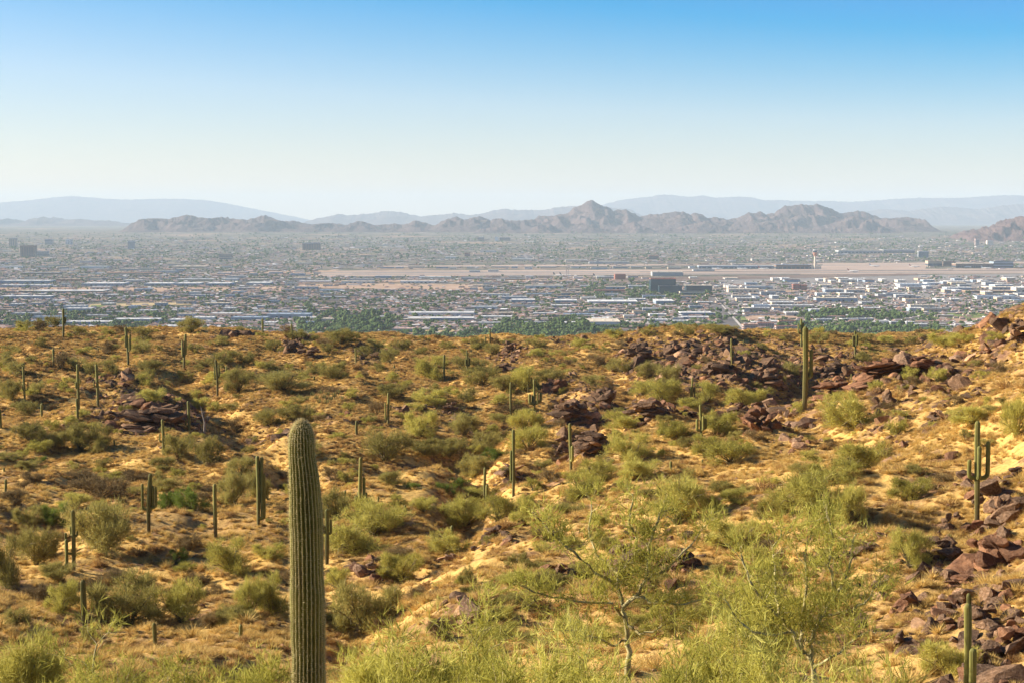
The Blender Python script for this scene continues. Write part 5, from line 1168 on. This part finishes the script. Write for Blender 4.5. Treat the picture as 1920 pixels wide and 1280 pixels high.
# parked jets on the apron: fuselage, wings, tail fin
for (px, py, lab, fin) in [(1049, 519, 'parked jet with dark tail fin, westmost on the apron', 'dark'), (1061, 519, 'parked jet with tall dark tail fin between two others', 'dark'), (1124, 521, 'parked jet with dark fin beside the rust-red cargo building', 'dark'), (1715, 502, 'small white jet with red tail at the eastern terminals', 'red'), (1812, 503, 'white jet nosed in under the columned terminal', 'white'), (1911, 502, 'white jet with orange-red tail at the far eastern gate', 'red'), (1345, 506, 'white jet at the western gates of the long dark terminal', 'blue'), (1392, 506, 'white jet at the middle gates of the long dark terminal', 'blue'), (1432, 506, 'white jet at the eastern gates of the long dark terminal', 'red'), (1850, 505, 'white jet parked outside the columned terminal', 'blue'), (1640, 501, 'white jet crossing the tan apron by the tower', 'blue'), (1600, 511, 'lone jet on the runway right of the control tower', 'red')]:
    q = vhit(px, py); root = empty('parked_jet', q, R(78)); tag(root, lab, 'airplane', 'jets parked on the airfield')
    L = 52; V, Q = lathe([(.2, -L/2), (2.4, -L/2+4), (2.9, -L/2+9), (2.9, L/2-14), (1.0, L/2-1), (.2, L/2)], 14); V = V[:, [0, 2, 1]]+np.array([0, 0, 5.2]); obj('fuselage', quadmesh('fuselage', V, Q, PAL['white'], True), root)
    for sgn in (-1, 1):
        V = np.array([(sgn*2, -6, 4.2), (sgn*2, 5, 4.2), (sgn*25, 12, 5.6), (sgn*25, 9, 5.6), (sgn*2, -6, 4.9), (sgn*2, 5, 4.9), (sgn*25, 12, 5.8), (sgn*25, 9, 5.8)], float)
        obj('wing', quadmesh('wing', V, np.array([(0,1,2,3),(4,5,6,7),(0,3,7,4),(1,2,6,5),(2,3,7,6)]), PAL['white']), root)
        V2, Q2 = lathe([(1.6, -3), (1.7, 0), (1.1, 3)], 10); V2 = V2[:, [0, 2, 1]]+np.array([sgn*9, -1, 3.0]); obj('engine', quadmesh('engine', V2, Q2, PAL['grey']), root)
    V = np.array([(-.25, L/2-10, 7.5), (-.25, L/2-1, 7.0), (-.2, L/2+2.5, 17), (-.2, L/2-2.5, 17), (.25, L/2-10, 7.5), (.25, L/2-1, 7.0), (.2, L/2+2.5, 17), (.2, L/2-2.5, 17)], float)
    obj('tail_fin', quadmesh('fin', V, np.array([(0,1,2,3),(4,5,6,7),(0,3,7,4),(1,2,6,5),(2,3,7,6)]), PAL[fin if fin != 'dark' else 'blue'] if fin != 'dark' else PAL['dark']), root)
# lattice mast by the airfield
q = vhit(1064, 525); s = q.y/F; tb = []
for a in range(4):
    x0, y0 = ((-1, -1), (1, -1), (1, 1), (-1, 1))[a]; tb.append(tube([(x0*2.6*s, y0*2.6*s, 0), (x0*2.2*s, y0*2.2*s, 25*s)], [.35*s, .3*s], 4))
for k in range(7):
    z0 = k*25/7*s; z1 = (k+1)*25/7*s; tb.append(tube([(-2.4*s, -2.4*s, z0), (2.4*s, -2.4*s, z1)], [.2*s]*2, 3)); tb.append(tube([(2.4*s, -2.4*s, z0), (-2.4*s, -2.4*s, z1)], [.2*s]*2, 3))
V, Q = cat_mesh(tb); tag(obj('lattice_mast', quadmesh('lattice_mast', V, Q, PAL['grey']), None, q), 'grey lattice mast at the airfield edge left of the jets', 'mast')

# ---- sheets on the valley floor: airfield, bare fields, fairways, roads
def sheet(name, corners, m, label, lift=.4, nx=14, ny=8, jag=.0):
    (a, b_, c_, d) = [np.array(k, float) for k in corners]      # far-left, far-right, near-right, near-left
    V = []
    for j in range(ny):
        t = j/(ny-1)
        for i in range(nx):
            r = i/(nx-1); q = (a*(1-r)+b_*r)*(1-t)+(d*(1-r)+c_*r)*t
            e = 1 if (j in (0, ny-1) or i in (0, nx-1)) else 0
            q = q+np.array([0, jag*e*float(fbm(np.array([q[0]/13.]), np.array([q[1]/5.]), 2, 3)[0])])
            h = vhit(q[0], q[1]); V.append((h.x, h.y, float(vz(h.y))+lift))
    return tag(obj(name, quadmesh(name, np.array(V), gridq(ny, nx), m)), label, None, None, 'structure')
def mfield(name, c1, c2, sc_=.01, st=(1, .35, 1)):
    m, nt, b = mat(name, .95, .1); lk(nt, ramp(nt, noise(nt, geopos(nt, st), sc_, 6, .7), [(.35, c1), (.65, c2)]), b.inputs['Base Color']); return m
MF = {'bare': mfield('bare_earth', (.36, .23, .15), (.52, .36, .25)), 'apron': mfield('runway_concrete', (.30, .215, .165), (.60, .44, .34), .012, (.05, 1.0, 1)), 'dark': mfield('river_bed_earth', (.15, .10, .08), (.24, .17, .13)),
      'grass': mfield('fairway_grass', (.10, .15, .04), (.24, .26, .08)), 'dry': mfield('dry_fairway', (.40, .30, .15), (.56, .42, .22)), 'asph': mfield('asphalt', (.13, .115, .11), (.19, .17, .16), .05), 'walk': mfield('pavement', (.50, .45, .40), (.60, .54, .48), .05), 'lot': mfield('parking_lot', (.20, .18, .17), (.32, .29, .27), .04)}
sheet('airfield_ground', [(620, 508), (1960, 504), (1960, 513), (580, 519)], MF['apron'], 'wide pink-tan airfield ground with runways', .3, 60, 10, .6)
sheet('airfield_ground', [(700, 499), (1960, 491.5), (1960, 494), (700, 501.5)], MF['apron'], 'narrow northern strip of the airfield', .3, 50, 6, .4)
sheet('airfield_ground', [(1545, 495), (1740, 493), (1735, 505), (1530, 507)], MF['apron'], 'tan apron beside the control tower', .5, 20, 6, .4)
for k, (y0, y1) in enumerate(((509.6, 510.5), (513.5, 514.5), (499.5, 500.2))):
    sheet('runway', [(600, y0+2), (1960, y0-3.5), (1960, y1-3.5), (600, y1+2)], MF['lot'], ['grey southern runway strip across the tan airfield', 'grey taxiway strip nearest the warehouses', 'faint grey northern runway strip'][k], .8, 40, 4)
for k, (x0, x1, y0, y1, l_) in enumerate([(660, 1180, 511.3, 512.2, 'thin grey-green verge between western taxiways'), (1200, 1960, 508.6, 509.4, 'thin grey-green verge in front of the long terminals'), (900, 1500, 515.6, 516.6, 'thin grey-green verge at the southern airfield edge'), (1250, 1530, 495.6, 496.6, 'thin grey-green verge north of the long dark terminal')]):
    sheet('grass_verge', [(x0, y0+1.5), (x1, y0-1.5), (x1, y1-1.5), (x0, y1+1.5)], MF['dark'] if k % 2 else MF['lot'], l_, .9, 30, 4, .25)
sheet('river_bed', [(1150, 522), (1720, 513.5), (1720, 517), (1150, 530)], MF['dark'], 'dark dry river bed along the airfield edge', 1.2, 50, 6, .5)
sheet('river_bed', [(560, 527), (1150, 524), (1150, 527), (560, 531)], MF['bare'], 'pale dry river bed continuing westward', 1.2, 40, 6, .4)
sheet('bare_field', [(560, 532), (905, 534), (905, 546), (560, 540)], MF['bare'], 'broad bare orange field south of the airfield', .8, 30, 8, 1.5)
sheet('bare_field', [(420, 510), (640, 507), (600, 514), (400, 516)], MF['bare'], 'pinkish open lots west of the runway end', .6, 30, 6, 1.2)
sheet('bare_field', [(1380, 546), (1660, 542), (1680, 547), (1390, 549)], MF['bare'], 'thin orange bare strip in the industrial quarter', .8, 30, 4, .6)
sheet('bare_field', [(170, 571), (350, 568), (360, 572), (165, 577)], MF['dry'], 'pale dry ballfield among western houses', .8, 20, 5, .8)
sheet('bare_field', [(0, 540), (540, 538), (540, 548), (0, 545)], MF['bare'], 'brown open land below the western warehouses', .5, 30, 6, 1.5)
sheet('bare_field', [(210, 596), (500, 594), (500, 597), (210, 598)], MF['bare'], 'pale dirt strip behind the blue-grey warehouses', .8, 20, 4, .5)
sheet('bare_field', [(775, 620), (850, 619), (860, 626), (790, 627)], MF['dry'], 'tan empty lot behind the central crest', .9, 12, 5, .5)
sheet('bare_field', [(1160, 618), (1215, 617), (1220, 626), (1170, 627)], MF['bare'], 'orange dirt patch right below the big hangar', .9, 12, 5, .5)
sheet('bare_field', [(1780, 594), (1905, 593), (1920, 604), (1790, 606)], MF['bare'], 'reddish dirt fairway edge in the east', .9, 18, 6, .8)
sheet('bare_field', [(1395, 593), (1480, 591), (1500, 597), (1400, 600)], MF['bare'], 'orange infield beside the green pitch', 1.3, 12, 5, .5)
sheet('grass_field', [(1385, 589), (1430, 589), (1440, 600), (1390, 602)], MF['grass'], 'green playing pitch beside the wide road', 1.0, 12, 5, .3)
sheet('grass_field', [(1700, 589), (1880, 587), (1900, 594), (1760, 600)], MF['grass'], 'green golf fairway in the east', 1.0, 18, 6, .6)
sheet('grass_field', [(800, 629), (900, 628), (900, 640), (800, 640)], MF['grass'], 'green park lawn just behind the central crest', 1.0, 12, 5, .5)
sheet('grass_field', [(170, 573), (215, 573), (215, 577), (170, 577)], MF['grass'], 'green corner of the western ballfield', 1.3, 8, 4, .3)
sheet('road', [(1326, 560), (1340, 559), (1402, 632), (1370, 632)], MF['asph'], 'wide road running straight down toward the hill', 1.5, 5, 20)
sheet('pavement', [(1340, 559), (1342, 559), (1410, 632), (1403, 632)], MF['walk'], 'pale pavement along the wide road', 1.6, 3, 20)
sheet('road', [(1236, 452), (1238, 452), (1268, 492), (1264, 492)], MF['asph'], 'thin far avenue climbing toward the ridge', 1.5, 3, 12)
sheet('road', [(1447, 563), (1453, 563), (1480, 585), (1470, 585)], MF['asph'], 'street between the eastern shed rows', 1.5, 3, 10)
sheet('parking_lot', [(1345, 520), (1925, 514), (1925, 590), (1365, 596)], MF['lot'], 'grey yards and parking around the eastern sheds', .35, 40, 24, .8)

# ---- houses past the counting, and the trees between them
def occupied(px, py):
    m = np.zeros(len(px), bool)
    for k in KEEP: m |= (px > k[0]) & (px < k[1]) & (py > k[2]) & (py < k[3])
    return m
def zone(px, py, boxes, soft=8):
    v = np.zeros(len(px))
    for (a, b_, c_, d, s_) in boxes:
        q = np.clip(1-np.maximum(np.maximum(a-px, px-b_)/soft, 0), 0, 1)*np.clip(1-np.maximum(np.maximum(c_-py, py-d)/3., 0), 0, 1); v = np.maximum(v, q*s_)
    return v
OPEN = [(600, 1990, 505.5, 518, 1.0), (700, 1990, 493, 501, .75), (1535, 1745, 494, 506, 1), (600, 1990, 501, 506, .5), (1150, 1725, 517, 528, 1.0), (560, 905, 532, 543, .85), (0, 540, 538, 546, .6), (170, 355, 568, 576, .95), (775, 855, 620, 626, .9), (1780, 1910, 594, 604, .9), (1387, 1490, 590, 600, .85), (1700, 1880, 588, 598, .7), (1330, 1345, 560, 575, 1), (1340, 1365, 575, 595, 1), (1355, 1400, 595, 630, 1), (1345, 1925, 518, 588, .5), (800, 900, 629, 639, .6), (1164, 1218, 618, 627, .9)]
BELT = [(0, 330, 590, 612, .6), (560, 735, 600, 625, 1), (930, 1110, 605, 650, 1), (780, 1000, 628, 650, 1), (1110, 1330, 614, 640, .9), (1180, 1330, 548, 562, .8), (1060, 1100, 600, 615, .9), (1480, 1760, 583, 600, .8), (1480, 1760, 612, 640, .7), (560, 700, 590, 600, .8), (1340, 1380, 575, 610, .35), (1090, 1220, 530, 560, .5), (200, 260, 604, 618, .7), (620, 760, 625, 650, .8)]
rng = np.random.default_rng(41)
def valleypts(n, y0, y1, rng, pw=1.0):
    px = rng.uniform(-60, 1980, n); py = y0+(y1-y0)*rng.uniform(0, 1, n)**pw; return px, py
def vworld(px, py):
    a = (640-py)/F; k = (-math.sin(TH)+a*math.cos(TH))/(math.cos(TH)+a*math.sin(TH)); D = np.interp(k, _sl, _yy)
    return (px-960)/F/(math.cos(TH)+a*math.sin(TH))*D, D
# houses
px, py = valleypts(30000, 442, 646, rng, .68)
op = zone(px, py, OPEN); be = zone(px, py, BELT)
keep = (~occupied(px, py)) & (rng.uniform(0, 1, len(px)) > op) & (rng.uniform(0, 1, len(px)) > be*.72)
px, py = px[keep], py[keep]; X, Y = vworld(px, py); n = len(X)
hw = rng.uniform(9, 24, n)*np.clip(Y/6500, .8, 2.2); hd = rng.uniform(9, 16, n)*np.clip(Y/6500, .8, 2.0); hh = rng.uniform(3.0, 4.6, n); big_ = rng.uniform(0, 1, n) < .05; hw[big_] *= 2.6; hd[big_] *= 2; hh[big_] *= 1.7
rise = np.where(big_, .3, rng.uniform(1.2, 2.6, n)); z0 = vz(Y)-.4
ang = rng.choice([0, math.pi/2], n)+rng.normal(0, .08, n); ca, sa = np.cos(ang), np.sin(ang)
corners = np.array([(-.5,-.5,0),(.5,-.5,0),(.5,.5,0),(-.5,.5,0),(-.5,-.5,1),(.5,-.5,1),(.5,.5,1),(-.5,.5,1),(-.28,0,2),(.28,0,2)])
lx = corners[None, :, 0]*hw[:, None]; ly = corners[None, :, 1]*hd[:, None]; lz = np.where(corners[None, :, 2] == 2, (hh+rise)[:, None], corners[None, :, 2]*hh[:, None])
# the largest-showing houses become things of their own
crest = np.interp(px, [0, 500, 640, 960, 1050, 1150, 1250, 1500, 1700, 1850, 1890], [606, 624, 634, 643, 643, 628, 614, 616, 634, 630, 600])
showing = np.where((py < crest) & (px > 5) & (px < 1885) & (zone(px, py, BELT) < .5) & ~big_, hw/Y, 0)
single = np.argsort(-showing)[:230]; m_ = np.ones(n, bool); m_[single] = False
H1 = [(float(X[i]), float(Y[i]), float(hw[i]), float(hd[i]), float(hh[i]+rise[i]), float(ang[i]), float(z0[i]), float(px[i]), float(py[i])) for i in single]
X, Y, hw, hd, hh, rise, z0, ca, sa, lx, ly, lz = [q_[m_] for q_ in (X, Y, hw, hd, hh, rise, z0, ca, sa, lx, ly, lz)]; n = len(X)
VV = np.stack([X[:, None]+lx*ca[:, None]-ly*sa[:, None], Y[:, None]+lx*sa[:, None]+ly*ca[:, None], z0[:, None]+lz], -1).reshape(-1, 3)
QW = np.array([(0,1,5,4),(1,2,6,5),(2,3,7,6),(3,0,4,7)]); QR = np.array([(4,5,9,8),(6,7,8,9),(5,6,9,9),(7,4,8,8)])
tw = (np.arange(n)[:, None, None]*10+QW[None]).reshape(-1, 4); 
tri = np.array([(4,5,9),(4,9,8),(6,7,8),(6,8,9),(5,6,9),(7,4,8),(0,1,5),(0,5,4),(1,2,6),(1,6,5),(3,0,4),(3,4,7)]); T = (np.arange(n)[:, None, None]*10+tri[None]).reshape(-1, 3)
me = quadmesh('houses', VV, T)
rc = np.array([(.34,.19,.14),(.32,.23,.20),(.27,.23,.225),(.42,.32,.27),(.52,.48,.46),(.78,.76,.74),(.17,.13,.115),(.40,.23,.17)]); wc = np.array([(.36,.27,.21),(.44,.37,.31),(.30,.22,.18),(.60,.56,.52),(.26,.23,.21)])
ri = rng.choice(8, n, p=[.18,.18,.17,.12,.09,.05,.12,.09]); wi = rng.integers(0, 5, n)
colr = np.ones((n, 12, 4)); colr[:, :6, :3] = rc[ri][:, None]; colr[:, 6:, :3] = wc[wi][:, None]
ca_ = me.color_attributes.new('paint', 'FLOAT_COLOR', 'CORNER'); ca_.data.foreach_set('color', np.repeat(colr.reshape(-1, 4), 3, 0).astype(np.float32).ravel())
m, nt, b = mat('house_paint', .85, .2); at = nt.nodes.new('ShaderNodeAttribute'); at.attribute_name = 'paint'; lk(nt, at.outputs['Color'], b.inputs['Base Color']); me.materials.append(m)
tag(obj('house_mass', me), 'thousands of low houses and small sheds across the valley', None, None, 'stuff'); print('houses', n)
RO = [plain('house_roof', c_, .85, .2, .1, .05) for c_ in ((.34,.19,.14), (.32,.23,.20), (.27,.23,.225), (.42,.32,.27), (.52,.48,.46), (.17,.13,.115))]
WO = [plain('house_wall', c_, .85, .2, .1, .05) for c_ in ((.36,.27,.21), (.44,.37,.31), (.60,.56,.52))]
RN = ['terracotta', 'brown', 'grey-brown', 'tan', 'pale grey', 'dark brown']; WN = ['tan', 'cream', 'white']
hv_ = np.array([(-.5,-.5,0),(.5,-.5,0),(.5,.5,0),(-.5,.5,0),(-.5,-.5,.66),(.5,-.5,.66),(.5,.5,.66),(-.5,.5,.66)], float); er = .54
rv_ = np.array([(-er,-er,.64),(er,-er,.64),(er,er,.64),(-er,er,.64),(-.26,0,1),(.26,0,1)], float)
WM = [quadmesh('wall', hv_, np.array([(0,1,5,4),(1,2,6,5),(2,3,7,6),(3,0,4,7)]), w_) for w_ in WO]
RM = [quadmesh('roof', rv_, np.array([(0,1,5),(0,5,4),(2,3,4),(2,4,5),(1,2,5),(3,0,4),(0,2,1),(0,3,2)]), r_) for r_ in RO]
hk = [(int(rng.integers(0, 6)), int(rng.integers(0, 3))) for _ in H1]
labs = placed_labels([(h[7], h[8], f'{RN[k[0]]}-roofed {WN[k[1]]} house') for h, k in zip(H1, hk)], 'house', CL+[l_ for l_ in LAND if l_[1] < 690], 3.5)
for h, k, lb in zip(H1, hk, labs):
    root = empty('house', (h[0], h[1], h[6]), h[5], (h[2], h[3], h[4])); tag(root, lb, 'house', 'single-storey houses in the near valley')
    obj('wall', WM[k[1]], root); obj('roof', RM[k[0]], root)
# trees
def tmesh(seed, tall):
    rng = np.random.default_rng(seed); parts = [tube([(0, 0, 0), (0, 0, .4)], [.05, .035], 4)]
    for k in range(6):
        V, T_ = ICO[1]; V = V*(rng.uniform(.16, .30, 3)*np.array([1, 1, .8+.4*tall]))+rng.normal(0, .02, V.shape); V = V+np.array([rng.uniform(-.28, .28), rng.uniform(-.28, .28), rng.uniform(.35, .8+.3*tall)]); parts.append((V, T_))
    q = parts[0][1]; parts[0] = (parts[0][0], np.concatenate([q[:, [0,1,2]], q[:, [0,2,3]]])); V, T_ = cat_mesh(parts); return quadmesh('city_tree', V, T_)
m_t = m_leaf('city_tree_leaves', [(.1, (.03, .06, .012)), (.45, (.075, .125, .030)), (.85, (.16, .20, .06))], .15)
TM = withmat([tmesh(600+i, i % 3 == 0) for i in range(6)], m_t)
px, py = valleypts(75000, 437, 652, rng, .85)
op = zone(px, py, OPEN); be = zone(px, py, BELT); cl = fbm(px/45, py/9, 3, 91)
keep = (~occupied(px, py)) & (rng.uniform(0, 1, len(px)) > op*1.1) & (rng.uniform(0, 1, len(px)) < np.clip(.38+be*.9+cl*.9, .05, 1))
px, py, be = px[keep], py[keep], be[keep]; X, Y = vworld(px, py); n = len(X)
sz = rng.lognormal(1.95, .32, n)*np.clip(Y/8000, .85, 1.5)*(1+.35*be)
scatter('city_tree_mass', np.stack([X, Y, vz(Y)-.3], -1), np.stack([np.zeros(n), np.zeros(n), rng.uniform(0, 6.3, n)], -1), np.stack([sz*1.25, sz*1.25, sz], -1), rng.integers(0, 6, n), TM, 'thousands of street and garden trees across the valley'); print('trees', n)
# the nearest belt trees one can tell apart
spots = []
for (a, b_, c_, d, k, g) in [(565, 735, 603, 624, 34, 'in the green belt beyond the western crest'), (935, 1100, 606, 640, 44, 'in the green belt left of the big white hangar'), (1190, 1320, 612, 626, 12, 'in the park behind the far rocky hill'), (1500, 1760, 592, 630, 34, 'among the pale apartments in the east'), (1345, 1400, 580, 606, 10, 'along the wide road'), (205, 255, 606, 616, 8, 'between the blue-grey warehouses in the west')]:
    for i in range(k): spots.append((rng.uniform(a, b_), rng.uniform(c_, d), g, rng.uniform(0, 1)))
spots = [s_ for s_ in spots if not occupied(np.array([s_[0]]), np.array([s_[1]]))[0]]
js = [int(rng.integers(0, 6)) for _ in spots]
labs = placed_labels([(s_[0], s_[1], ('tall' if j % 3 == 0 else 'round')+' dark-green tree') for s_, j in zip(spots, js)], 'tree', CL+[l_ for l_ in LAND if l_[1] < 680], 2.5)
for (px, py, g, t), j, lb in zip(spots, js, labs):
    q = vhit(px, py); H = 11+5*t
    o = obj('city_tree', TM[j], None, q, (0, 0, rng.uniform(0, 6.3)), (H*1.2, H*1.2, H)); tag(o, lb, 'tree', 'city trees '+g)
